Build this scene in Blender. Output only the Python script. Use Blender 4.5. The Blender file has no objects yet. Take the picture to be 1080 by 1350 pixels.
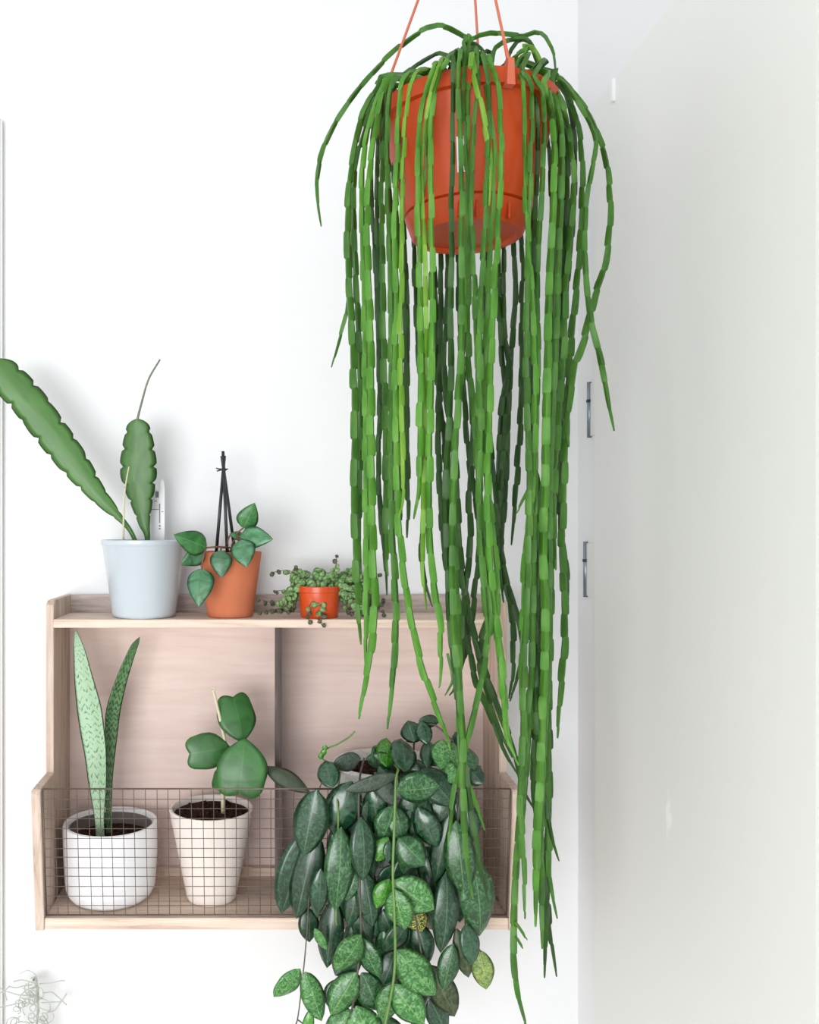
import bpy, bmesh, math, random
from mathutils import Vector, Matrix
random.seed(7)
# ------------------------------------------------------------------ camera, world, light
SC = bpy.context.scene
COL = SC.collection
F, CX, HY, EYE = 1150.0, 364.0, 695.0, 1.40      # focal length and principal point in photo pixels, eye height in m
cam_d = bpy.data.cameras.new('camera')
cam = bpy.data.objects.new('camera', cam_d); COL.objects.link(cam)
cam.location = (0, 0, EYE); cam.rotation_euler = (math.pi/2, 0, 0)
cam_d.sensor_fit = 'VERTICAL'; cam_d.sensor_height = 24.0
cam_d.lens = 24.0*F/1350.0
cam_d.shift_x = (540-CX)/1350.0
cam_d.shift_y = (HY-675)/1350.0
cam_d.clip_start = 0.02
SC.camera = cam
W = bpy.data.worlds.new('world'); SC.world = W; W.use_nodes = True
bg = W.node_tree.nodes['Background']
bg.inputs[0].default_value = (0.93, 0.96, 1.0, 1); bg.inputs[1].default_value = 1.5
def area(name, loc, target, sx, sy, power, col):
    l = bpy.data.lights.new(name, 'AREA'); l.shape = 'RECTANGLE'; l.size = sx; l.size_y = sy
    l.energy = power; l.color = col
    o = bpy.data.objects.new(name, l); COL.objects.link(o); o.location = loc
    o.rotation_euler = (Vector(target)-Vector(loc)).to_track_quat('-Z', 'Y').to_euler()
    return o
area('window_daylight', (-0.95, -1.50, 1.05), (-0.25, 1.3, 0.75), 1.7, 1.2, 48, (0.985, 0.992, 1.0))
SC.view_settings.view_transform = 'Standard'
SC.view_settings.look = 'None'
SC.view_settings.gamma = 1.0
SC.view_settings.use_curve_mapping = False
SC.view_settings.exposure = 0.06

# ------------------------------------------------------------------ helpers
def P(x, y, d): return Vector(((x-CX)*d/F, d, EYE+(HY-y)*d/F))
def px(n, d): return n*d/F
def s2l(c): return tuple((v/255/12.92 if v/255 <= 0.04045 else ((v/255+0.055)/1.055)**2.4) for v in c)

def mk(name, verts, faces, mat=None, parent=None, smooth=True, uvs=None):
    me = bpy.data.meshes.new(name)
    me.from_pydata([tuple(v) for v in verts], [], faces)
    if uvs:
        ul = me.uv_layers.new(name='UVMap')
        for lp in me.loops: ul.data[lp.index].uv = uvs[lp.vertex_index]
    if smooth:
        for p in me.polygons: p.use_smooth = True
    if mat: me.materials.append(mat)
    me.update()
    o = bpy.data.objects.new(name, me); COL.objects.link(o)
    if parent: attach(o, parent)
    return o
def attach(o, parent):
    o.parent = parent
    m = Matrix.Identity(4); q = parent
    while q:
        m = Matrix.Translation(q.location) @ m; q = q.parent
    o.location = o.location - m.translation
def empty(name, loc, label, cat, group=None):
    o = bpy.data.objects.new(name, None); COL.objects.link(o); o.location = loc; o.empty_display_size = 0.02
    return tag(o, label, cat, group)
def tag(o, label, cat, group=None):
    o['label'] = label; o['category'] = cat
    if group: o['group'] = group
    return o
def struct(o): o['kind'] = 'structure'; return o

def boxes(name, lst, mat, parent=None, bev=0.0, smooth=False):
    bm = bmesh.new()
    for (a, b) in lst:
        r = bmesh.ops.create_cube(bm, size=1)
        c = [(a[i]+b[i])/2 for i in range(3)]; s = [abs(b[i]-a[i]) for i in range(3)]
        for v in r['verts']: v.co = Vector((c[0]+v.co.x*s[0], c[1]+v.co.y*s[1], c[2]+v.co.z*s[2]))
    if bev: bmesh.ops.bevel(bm, geom=bm.edges[:], offset=bev, segments=2, affect='EDGES')
    me = bpy.data.meshes.new(name); bm.to_mesh(me); bm.free(); me.materials.append(mat)
    o = bpy.data.objects.new(name, me); COL.objects.link(o)
    if parent: attach(o, parent)
    return o
def prism(name, poly_yz, x0, x1, mat, parent=None, bev=0.0008):
    bm = bmesh.new(); n = len(poly_yz)
    A = [bm.verts.new((x0, p[0], p[1])) for p in poly_yz]; B = [bm.verts.new((x1, p[0], p[1])) for p in poly_yz]
    bm.faces.new(A); bm.faces.new(B[::-1])
    for i in range(n): bm.faces.new((A[i], B[i], B[(i+1) % n], A[(i+1) % n]))
    bmesh.ops.recalc_face_normals(bm, faces=bm.faces[:])
    if bev: bmesh.ops.bevel(bm, geom=bm.edges[:], offset=bev, segments=2, affect='EDGES')
    me = bpy.data.meshes.new(name); bm.to_mesh(me); bm.free(); me.materials.append(mat)
    o = bpy.data.objects.new(name, me); COL.objects.link(o)
    if parent: attach(o, parent)
    return o
def lathe(name, prof, c, mat, parent=None, seg=56, sq=0.0):
    """prof: (r, z) rows from the first to the last; c: centre of z = 0.  sq squares the section a little."""
    v = []; f = []
    for (r, z) in prof:
        for k in range(seg):
            a = 2*math.pi*k/seg
            rr = r*(1+sq*(math.cos(4*a)*-1))
            v.append((c[0]+rr*math.cos(a), c[1]+rr*math.sin(a), c[2]+z))
    for i in range(len(prof)-1):
        for k in range(seg):
            k2 = (k+1) % seg
            f.append((i*seg+k, i*seg+k2, (i+1)*seg+k2, (i+1)*seg+k))
    f.append(tuple(range(seg))[::-1]); f.append(tuple((len(prof)-1)*seg+k for k in range(seg)))
    o = mk(name, v, f, mat, parent)
    bm = bmesh.new(); bm.from_mesh(o.data); bmesh.ops.recalc_face_normals(bm, faces=bm.faces[:]); bm.to_mesh(o.data); bm.free()
    try: o.data.set_sharp_from_angle(angle=math.radians(38))
    except Exception: pass
    return o
def cat(pts, n):
    """Catmull-Rom through pts (Vectors), n points per span."""
    if len(pts) == 2: return [pts[0].lerp(pts[1], i/n) for i in range(n+1)]
    Q = [pts[0]*2-pts[1]] + list(pts) + [pts[-1]*2-pts[-2]]
    out = []
    for i in range(1, len(Q)-2):
        p0, p1, p2, p3 = Q[i-1], Q[i], Q[i+1], Q[i+2]
        for k in range(n):
            t = k/n
            out.append(0.5*((2*p1)+(p2-p0)*t+(2*p0-5*p1+4*p2-p3)*t*t+(3*p1-p0-3*p2+p3)*t**3))
    out.append(pts[-1].copy()); return out
def resample(pts, step):
    L = [0.0]
    for a, b in zip(pts, pts[1:]): L.append(L[-1]+(b-a).length)
    tot = L[-1]; out = []; s = 0.0; i = 0
    stops = step(tot) if callable(step) else [k*tot/max(1, round(tot/step)) for k in range(max(1, round(tot/step))+1)]
    for s in stops:
        while i < len(L)-2 and L[i+1] < s: i += 1
        t = (s-L[i])/max(1e-9, L[i+1]-L[i]); out.append(pts[i].lerp(pts[i+1], min(1, max(0, t))))
    return out, stops, tot
def frames(pts):
    n = len(pts); T = []
    for i in range(n):
        t = (pts[min(n-1, i+1)]-pts[max(0, i-1)])
        T.append(t.normalized() if t.length > 1e-9 else Vector((0, 0, -1)))
    N = Vector((0, -1, 0)) - T[0]*T[0].dot(Vector((0, -1, 0)))
    if N.length < 1e-3: N = Vector((1, 0, 0)) - T[0]*T[0].x
    N.normalize(); out = []
    for t in T:
        N = (N - t*N.dot(t)); N.normalize(); out.append((t, N.copy(), t.cross(N)))
    return out
def tube_data(pts, rad, sides=6):
    v = []; f = []; fr = frames(pts)
    for i, p in enumerate(pts):
        r = rad(i/(len(pts)-1)) if callable(rad) else rad
        t, n, b = fr[i]
        for k in range(sides):
            a = 2*math.pi*k/sides; v.append(p+n*(r*math.cos(a))+b*(r*math.sin(a)))
    for i in range(len(pts)-1):
        for k in range(sides):
            k2 = (k+1) % sides; f.append((i*sides+k, i*sides+k2, (i+1)*sides+k2, (i+1)*sides+k))
    m = (len(pts)-1)*sides
    f.append(tuple(range(sides))[::-1]); f.append(tuple(m+k for k in range(sides)))
    return v, f
def tube(name, pts, rad, mat, parent=None, sides=6, sub=6):
    q = cat([Vector(p) for p in pts], sub) if sub > 1 else [Vector(p) for p in pts]
    v, f = tube_data(q, rad, sides)
    return mk(name, v, f, mat, parent)
def multi_tube(name, lst, mat, parent=None, sides=4):
    V = []; Fa = []
    for pts, rad in lst:
        v, f = tube_data(pts, rad, sides); o = len(V); V += v; Fa += [tuple(i+o for i in q) for q in f]
    return mk(name, V, Fa, mat, parent)

def ribbon_data(centers, hw, nrm, fold=0.15, thick=0.0007, nu=5, notch=0.0, wave=0.0, asym=1.0):
    """A leaf blade: a row of centres, half widths and normals, lens section, joined front and back."""
    n = len(centers); us = [-1+2*k/(nu-1) for k in range(nu)]
    F_, B_, uv = [], [], []
    V = []
    for i in range(n):
        t = centers[min(n-1, i+1)]-centers[max(0, i-1)]
        L_ = (centers[-1]-centers[0]).length
        t.normalize(); N = nrm[i]-t*nrm[i].dot(t); N.normalize(); S = t.cross(N)
        vv = i/(n-1); rowF = []; rowB = []
        for k, u in enumerate(us):
            h = hw[i]
            p = centers[i]+S*(u*h)-N*(fold*abs(u)**1.4*h)
            if notch: p = p+t*(notch*L_*(vv**4)*math.sin(math.pi*min(1, abs(u)*1.0))*1.0)
            if wave: p = p+N*(wave*h*math.sin(vv*9+u*2.0)*abs(u))
            th = thick*(1-u*u)
            rowF.append(len(V)); V.append(p+N*th*0.5); uv.append(((u+1)/2, vv))
            if 0 < k < nu-1: rowB.append(len(V)); V.append(p-N*th*0.5); uv.append(((u+1)/2, vv))
            else: rowB.append(rowF[-1])
        F_.append(rowF); B_.append(rowB)
    fa = []
    for i in range(n-1):
        for k in range(nu-1):
            fa.append((F_[i][k], F_[i][k+1], F_[i+1][k+1], F_[i+1][k]))
            fa.append((B_[i][k+1], B_[i][k], B_[i+1][k], B_[i+1][k+1]))
    return V, fa, uv
def prof_ov(v):      # pointed oval leaf
    return max(0.03, math.sin(math.pi*min(1, max(0, v))**0.92)**0.64) if 0 < v < 1 else 0.03
def prof_round(v): return max(0.05, math.sin(math.pi*v)**0.55) if 0 < v < 1 else 0.05
def prof_lance(v): return max(0.03, math.sin(math.pi*v)**0.95) if 0 < v < 1 else 0.03
def prof_cord(v):    # heart-ovate, broad near the stalk, pointed tip
    return max(0.03, math.sin(math.pi*min(1, v)**0.62)**0.80) if 0 < v < 1 else (0.22 if v <= 0 else 0.02)
def prof_heart(v):   # narrow at the stalk, broad lobes at the end
    return 0.10+0.90*math.sin(math.pi*0.5*min(1, v/0.62))**0.9 if v < 0.62 else 1.0-0.55*((v-0.62)/0.38)**2.2
def leaf(name, parent, b, t, w, mat, db, dt=None, roll=0.0, fold=0.18, arch=0.08, prof=prof_ov, nu=5, nv=10, thick=0.0008, notch=0.0, wave=0.05, curl=0.0):
    dt = db if dt is None else dt
    B = P(b[0], b[1], db); T = P(t[0], t[1], dt)
    ax = (T-B); L = ax.length; a = ax.normalized()
    N = Vector((0, -1, 0)); N = N-a*N.dot(a); N.normalize()
    N = Matrix.Rotation(roll, 3, a) @ N
    C = []; hw = []; nn = []
    W_ = px(w, (db+dt)/2)*0.5
    for i in range(nv+1):
        v = i/nv
        C.append(B+ax*v+N*(arch*L*4*v*(1-v)-curl*L*v*v*v)); hw.append(W_*prof(v)); nn.append(N)
    V, fa, uv = ribbon_data(C, hw, nn, fold, thick, nu, notch, wave)
    return mk(name, V, fa, mat, parent, True, uv)

# ------------------------------------------------------------------ materials
def new_mat(name):
    m = bpy.data.materials.new(name); m.use_nodes = True
    nt = m.node_tree; b = nt.nodes['Principled BSDF']
    return m, nt, b
def N_(nt, t, **kw):
    n = nt.nodes.new(t)
    for k, v in kw.items():
        try: setattr(n, k, v)
        except Exception: pass
    return n
def ramp(nt, fac, stops):
    r = N_(nt, 'ShaderNodeValToRGB'); e = r.color_ramp.elements
    while len(e) < len(stops): e.new(0.5)
    for i, (p, c) in enumerate(stops): e[i].position = p; e[i].color = (*c[:3], 1)
    nt.links.new(fac, r.inputs[0]); return r.outputs[0]
def noise(nt, scale=(1, 1, 1), s=5, detail=4, coord='Object', rough=0.55, dist=0.0):
    tc = N_(nt, 'ShaderNodeTexCoord'); mp = N_(nt, 'ShaderNodeMapping'); mp.inputs['Scale'].default_value = scale
    nt.links.new(tc.outputs[coord], mp.inputs[0])
    n = N_(nt, 'ShaderNodeTexNoise'); n.inputs['Scale'].default_value = s; n.inputs['Detail'].default_value = detail
    n.inputs['Roughness'].default_value = rough; n.inputs['Distortion'].default_value = dist
    nt.links.new(mp.outputs[0], n.inputs['Vector']); return n.outputs[0]
def bump(nt, b, h, strength=0.2, dist=0.001):
    bp = N_(nt, 'ShaderNodeBump'); bp.inputs['Strength'].default_value = strength; bp.inputs['Distance'].default_value = dist
    nt.links.new(h, bp.inputs['Height']); nt.links.new(bp.outputs[0], b.inputs['Normal'])
def plain(name, c, rough=0.5, var=0.08, s=30, metal=0.0, spec=0.5, bmp=0.0, scale=(1, 1, 1), coat=0.0):
    m, nt, b = new_mat(name); l = s2l(c)
    n = noise(nt, scale, s, 4)
    nt.links.new(ramp(nt, n, [(0.3, tuple(x*(1-var) for x in l)), (0.7, tuple(min(1, x*(1+var)) for x in l))]), b.inputs['Base Color'])
    b.inputs['Roughness'].default_value = rough; b.inputs['Metallic'].default_value = metal
    b.inputs['Specular IOR Level'].default_value = spec
    if coat: b.inputs['Coat Weight'].default_value = coat; b.inputs['Coat Roughness'].default_value = 0.12
    if bmp: bump(nt, b, n, bmp)
    return m
def wood(name, c1, c2, c3, scale, rough=0.65):
    m, nt, b = new_mat(name)
    n = noise(nt, scale, 6, 8, 'Object', 0.65, 0.6)
    col = ramp(nt, n, [(0.28, s2l(c1)), (0.5, s2l(c2)), (0.75, s2l(c3))])
    n2 = noise(nt, (1, 1, 1), 7, 3)
    mx = N_(nt, 'ShaderNodeMix', data_type='RGBA', blend_type='MULTIPLY'); mx.inputs[0].default_value = 0.5
    nt.links.new(col, mx.inputs[6]); nt.links.new(ramp(nt, n2, [(0.3, (0.80, 0.78, 0.77)), (0.65, (1, 1, 1))]), mx.inputs[7])
    nt.links.new(mx.outputs[2], b.inputs['Base Color'])
    b.inputs['Roughness'].default_value = rough; bump(nt, b, n, 0.25, 0.0008); return m
M = {}
M['wall'] = plain('wall_paint', (234, 235, 236), 0.9, 0.006, 12, spec=0.1, bmp=0.02)
M['floor'] = wood('floor_oak', (176, 166, 154), (192, 183, 172), (204, 197, 188), (1.5, 14, 1))
M['trim'] = plain('trim_paint', (228, 229, 225), 0.45, 0.01, 8, spec=0.3)
M['woodh'] = wood('pale_wood_horizontal', (186, 160, 140), (226, 204, 186), (238, 221, 206), (1.2, 26, 26))
M['woodv'] = wood('pale_wood_vertical', (160, 136, 118), (204, 182, 166), (224, 208, 196), (26, 26, 1.2))
M['rail'] = wood('weathered_wood', (142, 128, 124), (188, 172, 166), (214, 203, 199), (2.2, 30, 18))
M['ply'] = wood('pink_plywood', (218, 193, 183), (226, 203, 194), (232, 212, 204), (1.0, 10, 14))
M['darkwood'] = wood('dark_weathered_wood', (54, 44, 42), (80, 66, 62), (124, 108, 102), (26, 26, 1.5))
M['wire'] = plain('wire_steel', (112, 98, 92), 0.45, 0.15, 60, metal=0.6)
M['terra_plastic'] = plain('orange_plastic', (190, 70, 20), 0.42, 0.06, 14, spec=0.35)
M['cord'] = plain('cord_plastic', (204, 104, 76), 0.4, 0.05, 20)
M['soil'] = plain('potting_soil', (58, 40, 34), 0.95, 0.6, 220, spec=0.1, bmp=1.0)
M['greypot'] = plain('blue_grey_glaze', (190, 200, 207), 0.22, 0.05, 24, spec=0.5, scale=(1, 1, 0.06), coat=0.3)
M['terra'] = plain('terracotta', (198, 116, 82), 0.8, 0.10, 18, spec=0.2, bmp=0.05)
M['redpot'] = plain('red_orange_plastic', (206, 76, 28), 0.28, 0.06, 20)
M['whitepot'] = plain('white_ceramic', (238, 238, 240), 0.42, 0.01, 10)
M['creampot'] = plain('cream_ceramic', (240, 230, 222), 0.4, 0.03, 40, scale=(8, 8, 1))
M['speckpot'] = plain('speckled_white_ceramic', (226, 224, 220), 0.5, 0.12, 240)
M['liner'] = plain('grey_liner', (126, 116, 114), 0.6, 0.08, 40)
M['black'] = plain('black_plastic', (36, 40, 42), 0.4, 0.2, 40)
M['steel'] = plain('hinge_steel', (138, 150, 160), 0.3, 0.1, 60, metal=0.85)
M['tagw'] = plain('white_tag_plastic', (232, 230, 234), 0.3, 0.02, 40)
M['ink'] = plain('grey_print', (120, 118, 122), 0.5, 0.05, 40)
M['moss'] = plain('silver_grey_strand', (186, 192, 182), 0.8, 0.15, 90)
M['palestem'] = plain('pale_stem', (206, 200, 168), 0.6, 0.12, 120)
M['redstem'] = plain('red_brown_stem', (112, 72, 58), 0.6, 0.2, 120)
M['greenstem'] = plain('green_stem', (104, 140, 70), 0.5, 0.15, 80)
M['darkstem'] = plain('dark_wiry_stem', (84, 78, 66), 0.6, 0.2, 80)
M['whip'] = plain('grey_green_whip', (112, 122, 102), 0.6, 0.3, 300)
M['tip'] = plain('dry_brown_tip', (112, 82, 54), 0.7, 0.2, 120)
def stem_mat(name, a, b_, c):
    m, nt, b = new_mat(name)
    n = noise(nt, (1, 1, 0.35), 60, 3); n2 = noise(nt, (1, 1, 1), 9, 2)
    col = ramp(nt, n, [(0.3, s2l(a)), (0.52, s2l(b_)), (0.75, s2l(c))])
    mx = N_(nt, 'ShaderNodeMix', data_type='RGBA', blend_type='MULTIPLY'); mx.inputs[0].default_value = 0.6
    nt.links.new(col, mx.inputs[6]); nt.links.new(ramp(nt, n2, [(0.35, (0.72, 0.80, 0.72)), (0.62, (1, 1, 1))]), mx.inputs[7])
    nt.links.new(mx.outputs[2], b.inputs['Base Color']); b.inputs['Roughness'].default_value = 0.5; b.inputs['Specular IOR Level'].default_value = 0.35
    return m
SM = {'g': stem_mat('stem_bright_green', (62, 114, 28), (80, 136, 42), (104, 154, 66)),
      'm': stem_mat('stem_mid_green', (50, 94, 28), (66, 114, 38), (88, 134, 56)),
      'd': stem_mat('stem_deep_green', (32, 64, 22), (44, 80, 28), (60, 98, 38)),  # deeper green of some stems, also carries the shade behind the pot
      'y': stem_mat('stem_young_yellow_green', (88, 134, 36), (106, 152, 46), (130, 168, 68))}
def leaf_mat(name, dark, mid, light, rough=0.35, marble=1.0, vs=7.0, rib=None, edge=None, coat=0.0, ribw=0.03):
    """leaf blade: net of lighter marbling over the ground colour, a midrib and a rim, all in the blade's own UV"""
    m, nt, b = new_mat(name)
    tc = N_(nt, 'ShaderNodeTexCoord'); mp = N_(nt, 'ShaderNodeMapping'); mp.inputs['Scale'].default_value = (1.0, 2.0, 1)
    nt.links.new(tc.outputs['UV'], mp.inputs[0])
    oi = N_(nt, 'ShaderNodeObjectInfo'); add = N_(nt, 'ShaderNodeVectorMath', operation='ADD')
    sc = N_(nt, 'ShaderNodeMath', operation='MULTIPLY'); sc.inputs[1].default_value = 37.0
    nt.links.new(oi.outputs['Random'], sc.inputs[0])
    nt.links.new(mp.outputs[0], add.inputs[0]); nt.links.new(sc.outputs[0], add.inputs[1])
    ns = N_(nt, 'ShaderNodeTexNoise'); ns.inputs['Scale'].default_value = vs; ns.inputs['Detail'].default_value = 3; ns.inputs['Distortion'].default_value = 1.6
    nt.links.new(add.outputs[0], ns.inputs['Vector'])
    col = ramp(nt, ns.outputs[0], [(0.36, s2l(dark)), (0.5, s2l(mid)), (0.5+0.2/marble, s2l(light))])
    # per-leaf variation
    hs = N_(nt, 'ShaderNodeHueSaturation'); mr = N_(nt, 'ShaderNodeMapRange'); mr.inputs[3].default_value = 0.78; mr.inputs[4].default_value = 1.2
    nt.links.new(oi.outputs['Random'], mr.inputs[0]); nt.links.new(mr.outputs[0], hs.inputs['Value']); nt.links.new(col, hs.inputs['Color'])
    sep = N_(nt, 'ShaderNodeSeparateXYZ'); nt.links.new(tc.outputs['UV'], sep.inputs[0])
    sb = N_(nt, 'ShaderNodeMath', operation='SUBTRACT'); sb.inputs[1].default_value = 0.5; nt.links.new(sep.outputs[0], sb.inputs[0])
    ab = N_(nt, 'ShaderNodeMath', operation='ABSOLUTE'); nt.links.new(sb.outputs[0], ab.inputs[0])
    out = hs.outputs[0]
    def band(lo, hi, c, inv, amt):
        nonlocal out
        r = N_(nt, 'ShaderNodeMapRange'); r.inputs[1].default_value = lo; r.inputs[2].default_value = hi
        r.inputs[3].default_value = amt if inv else 0.0; r.inputs[4].default_value = 0.0 if inv else amt
        nt.links.new(ab.outputs[0], r.inputs[0])
        mx = N_(nt, 'ShaderNodeMix', data_type='RGBA'); nt.links.new(r.outputs[0], mx.inputs[0])
        nt.links.new(out, mx.inputs[6]); mx.inputs[7].default_value = (*s2l(c), 1); out = mx.outputs[2]
    if rib: band(0.0, ribw, rib, True, 0.75)
    if edge: band(0.455, 0.49, edge, False, 0.85)
    nt.links.new(out, b.inputs['Base Color']); b.inputs['Roughness'].default_value = rough
    bp_r = ramp(nt, ns.outputs[0], [(0.3, (0, 0, 0)), (0.7, (1, 1, 1))]); bump(nt, b, bp_r, 0.12, 0.0006)
    if coat: b.inputs['Coat Weight'].default_value = coat; b.inputs['Coat Roughness'].default_value = 0.18
    return m
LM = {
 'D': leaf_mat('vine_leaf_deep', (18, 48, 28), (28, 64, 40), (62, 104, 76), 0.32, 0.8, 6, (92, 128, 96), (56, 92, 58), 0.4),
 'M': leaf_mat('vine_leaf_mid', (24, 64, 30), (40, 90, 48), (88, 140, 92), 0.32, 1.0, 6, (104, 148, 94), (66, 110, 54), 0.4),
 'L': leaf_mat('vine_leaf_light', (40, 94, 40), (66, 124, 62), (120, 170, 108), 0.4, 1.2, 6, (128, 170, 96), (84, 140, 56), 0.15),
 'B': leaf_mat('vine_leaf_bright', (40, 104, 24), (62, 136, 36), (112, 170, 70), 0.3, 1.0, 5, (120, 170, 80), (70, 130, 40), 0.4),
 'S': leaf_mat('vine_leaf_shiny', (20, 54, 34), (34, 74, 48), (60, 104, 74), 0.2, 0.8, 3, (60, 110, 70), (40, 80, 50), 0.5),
 'G': leaf_mat('vine_leaf_grey_underside', (54, 66, 58), (70, 84, 72), (92, 106, 92), 0.5, 0.7, 4, (92, 102, 88), None, 0.0),
 'Y': leaf_mat('vine_leaf_yellowing', (78, 104, 50), (112, 136, 70), (160, 174, 106), 0.45, 0.8, 4, (170, 180, 110), (70, 80, 50)),
 'N': leaf_mat('vine_leaf_brown_green', (42, 52, 32), (58, 74, 44), (94, 98, 70), 0.45, 0.8, 4, (100, 110, 70), (46, 40, 36)),
 'X': leaf_mat('vine_leaf_lattice', (26, 40, 18), (60, 74, 30), (206, 208, 104), 0.45, 3.0, 9, (200, 206, 100), None),
}

# ------------------------------------------------------------------ the room
YW, XR, XL = 1.305, 0.452, -2.0
ZC = 2.66
def vwall(name, a, b): return struct(boxes(name, [(a, b)], M['wall']))
struct(boxes('floor', [((XL-0.1, -1.6, -0.1), (XR+0.1, YW+0.1, 0))], M['floor']))
struct(boxes('ceiling', [((XL-0.1, -1.6, ZC), (XR+0.1, YW+0.1, ZC+0.1))], M['wall']))
vwall('wall_back', (XL-0.1, YW, 0), (XR+0.1, YW+0.1, ZC))
vwall('wall_right', (XR, -1.6, 0), (XR+0.1, YW, ZC))
vwall('wall_left', (XL-0.1, -1.6, 0), (XL, YW, ZC))
WX0, WX1, WZ0, WZ1 = -1.85, 0.30, 0.45, 2.35
struct(boxes('wall_front', [((XL-0.1, -1.7, 0), (XR+0.1, -1.6, WZ0)), ((XL-0.1, -1.7, WZ1), (XR+0.1, -1.6, ZC)), ((XL-0.1, -1.7, WZ0), (WX0, -1.6, WZ1)), ((WX1, -1.7, WZ0), (XR+0.1, -1.6, WZ1))], M['wall']))
struct(boxes('window_1', [((WX0, -1.68, WZ0), (WX1, -1.62, WZ0+0.05)), ((WX0, -1.68, WZ1-0.05), (WX1, -1.62, WZ1)), ((WX0, -1.68, WZ0+0.05), (WX0+0.05, -1.62, WZ1-0.05)),
      ((WX1-0.05, -1.68, WZ0+0.05), (WX1, -1.62, WZ1-0.05)), ((-0.80, -1.67, WZ0+0.05), (-0.75, -1.63, WZ1-0.05))], M['trim']))
struct(boxes('baseboard_back', [((-0.42, YW-0.012, 0), (XR-0.012, YW, 0.07))], M['trim'], None, 0.003))
# door in the right wall: leaf, hinges, small white block shaped as a corner highlight
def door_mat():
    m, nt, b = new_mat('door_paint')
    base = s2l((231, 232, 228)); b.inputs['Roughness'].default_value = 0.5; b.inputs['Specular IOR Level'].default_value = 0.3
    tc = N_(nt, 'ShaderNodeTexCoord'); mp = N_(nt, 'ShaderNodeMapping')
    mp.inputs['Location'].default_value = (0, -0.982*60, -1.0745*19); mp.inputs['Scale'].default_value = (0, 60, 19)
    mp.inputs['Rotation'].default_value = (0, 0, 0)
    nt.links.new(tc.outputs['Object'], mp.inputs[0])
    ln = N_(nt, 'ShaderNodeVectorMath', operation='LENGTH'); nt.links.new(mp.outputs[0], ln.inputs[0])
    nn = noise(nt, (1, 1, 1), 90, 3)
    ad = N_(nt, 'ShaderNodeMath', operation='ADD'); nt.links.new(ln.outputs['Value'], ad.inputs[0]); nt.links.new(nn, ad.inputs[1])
    nt.links.new(ramp(nt, ad.outputs[0], [(0.75, tuple(min(1, x*1.12) for x in base)), (1.0, base)]), b.inputs['Base Color'])  # whiter oval puts a light reflection into the door colour
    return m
XD = XR-0.010
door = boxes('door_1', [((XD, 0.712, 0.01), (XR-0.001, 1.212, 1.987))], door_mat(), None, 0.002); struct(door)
hx = XR-0.003
for ya, yb, pxx in ((504, 577, 777), (714, 787, 772)):
    d = hx*F/(pxx-CX)
    z0 = P(0, yb, d).z; z1 = P(0, ya, d).z; q = z0+(z1-z0)*0.66
    h = tube('hinge', [(hx, d, z0), (hx, d, z1)], 0.0032, M['steel'], door, 12, 1)
    h['label'] = 'slim steel door hinge barrel with a black ring'
    tube('hinge_ring', [(hx, d, q-0.002), (hx, d, q+0.002)], 0.0042, M['black'], h, 12, 1)
    boxes('hinge_leaf', [((hx+0.0005, d-0.04, z0+0.002), (XR-0.0005, d-0.0, z1-0.002))], M['trim'], h)
boxes('corner_highlight', [((XD-0.004, 1.135, 1.955), (XD+0.001, 1.143, 1.985))], M['whitepot'], door, 0.001)  # added white block, stands in for the glint on the door corner
struct(boxes('trim_2', [((XR-0.012, 0.62, 0), (XR-0.001, 0.706, 2.05))], M['trim'], None, 0.002))
# door casing on the back wall, its edge just enters the picture
xt = (5-CX)*YW/F
tz = P(0, 160, YW).z
struct(boxes('trim_1', [((xt-0.06, YW-0.012, 0), (xt, YW-0.0005, tz)), ((xt-0.92, YW-0.012, tz-0.06), (xt-0.06, YW-0.0005, tz)), ((xt-0.98, YW-0.012, 0), (xt-0.92, YW-0.0005, tz))], M['trim'], None, 0.003))
d2 = struct(boxes('door_2', [((xt-0.918, YW-0.006, 0.01), (xt-0.062, YW-0.0005, tz-0.062))], M['trim'], None, 0.001))
tube('door_handle', [(xt-0.85, YW-0.006, 1.02), (xt-0.85, YW-0.05, 1.02), (xt-0.75, YW-0.055, 1.02)], 0.008, M['steel'], d2, 8, 4)

# ------------------------------------------------------------------ wooden wall shelf with a wire-fronted tray
DU, DT, DB, DP = 1.195, 1.1215, 1.142, 1.29      # depth of upper front, tray lip, tray foot, back panel
XA, XB = (60.5-CX)*1.1967/F, (668.5-CX)*1.1967/F # outer sides
TH = 0.0108
ZT = EYE-0.1005; ZS = EYE-0.1264; ZF = EYE-0.5125; ZL = EYE-0.3384; ZB = EYE-0.5275
shelf = empty('wall_shelf', ((XA+XB)/2, YW, ZB), 'pale pinkish wooden wall shelf with a wire-fronted tray and divider', 'shelf')
for x0, x1, s in ((XA, XA+TH, 1), (XB-TH, XB, -1)):
    prism('side_panel', [(DU+0.001, ZB), (YW, ZB), (YW, ZT), (DU+0.012, ZT), (DU+0.001, ZT-0.006)], x0, x1, M['woodv'], shelf)
    xx0, xx1 = (x0+0.0005, x1+0.0015) if s > 0 else (x0-0.0015, x1-0.0005)
    prism('tray_side', [(DT, ZL-0.004), (DT+0.004, ZL), (DU+0.001, ZL+0.002), (DU+0.001, ZB-0.001), (DB, ZB-0.001)], xx0, xx1, M['woodv'], shelf)
XI0, XI1 = XA+TH, XB-TH
boxes('top_board', [((XI0, DU-0.002, ZS-0.0112), (XI1, DP+0.003, ZS))], M['woodh'], shelf, 0.0008)
boxes('back_rail', [((XI0, DP+0.003, ZS-0.0112), (XI1, YW, ZT))], M['rail'], shelf, 0.0008)
boxes('floor_board', [((XI0+0.0016, DB+0.001, ZB), (XI1-0.0016, YW, ZF))], M['woodh'], shelf, 0.0008)
xd = (367-CX)*DU/F
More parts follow.
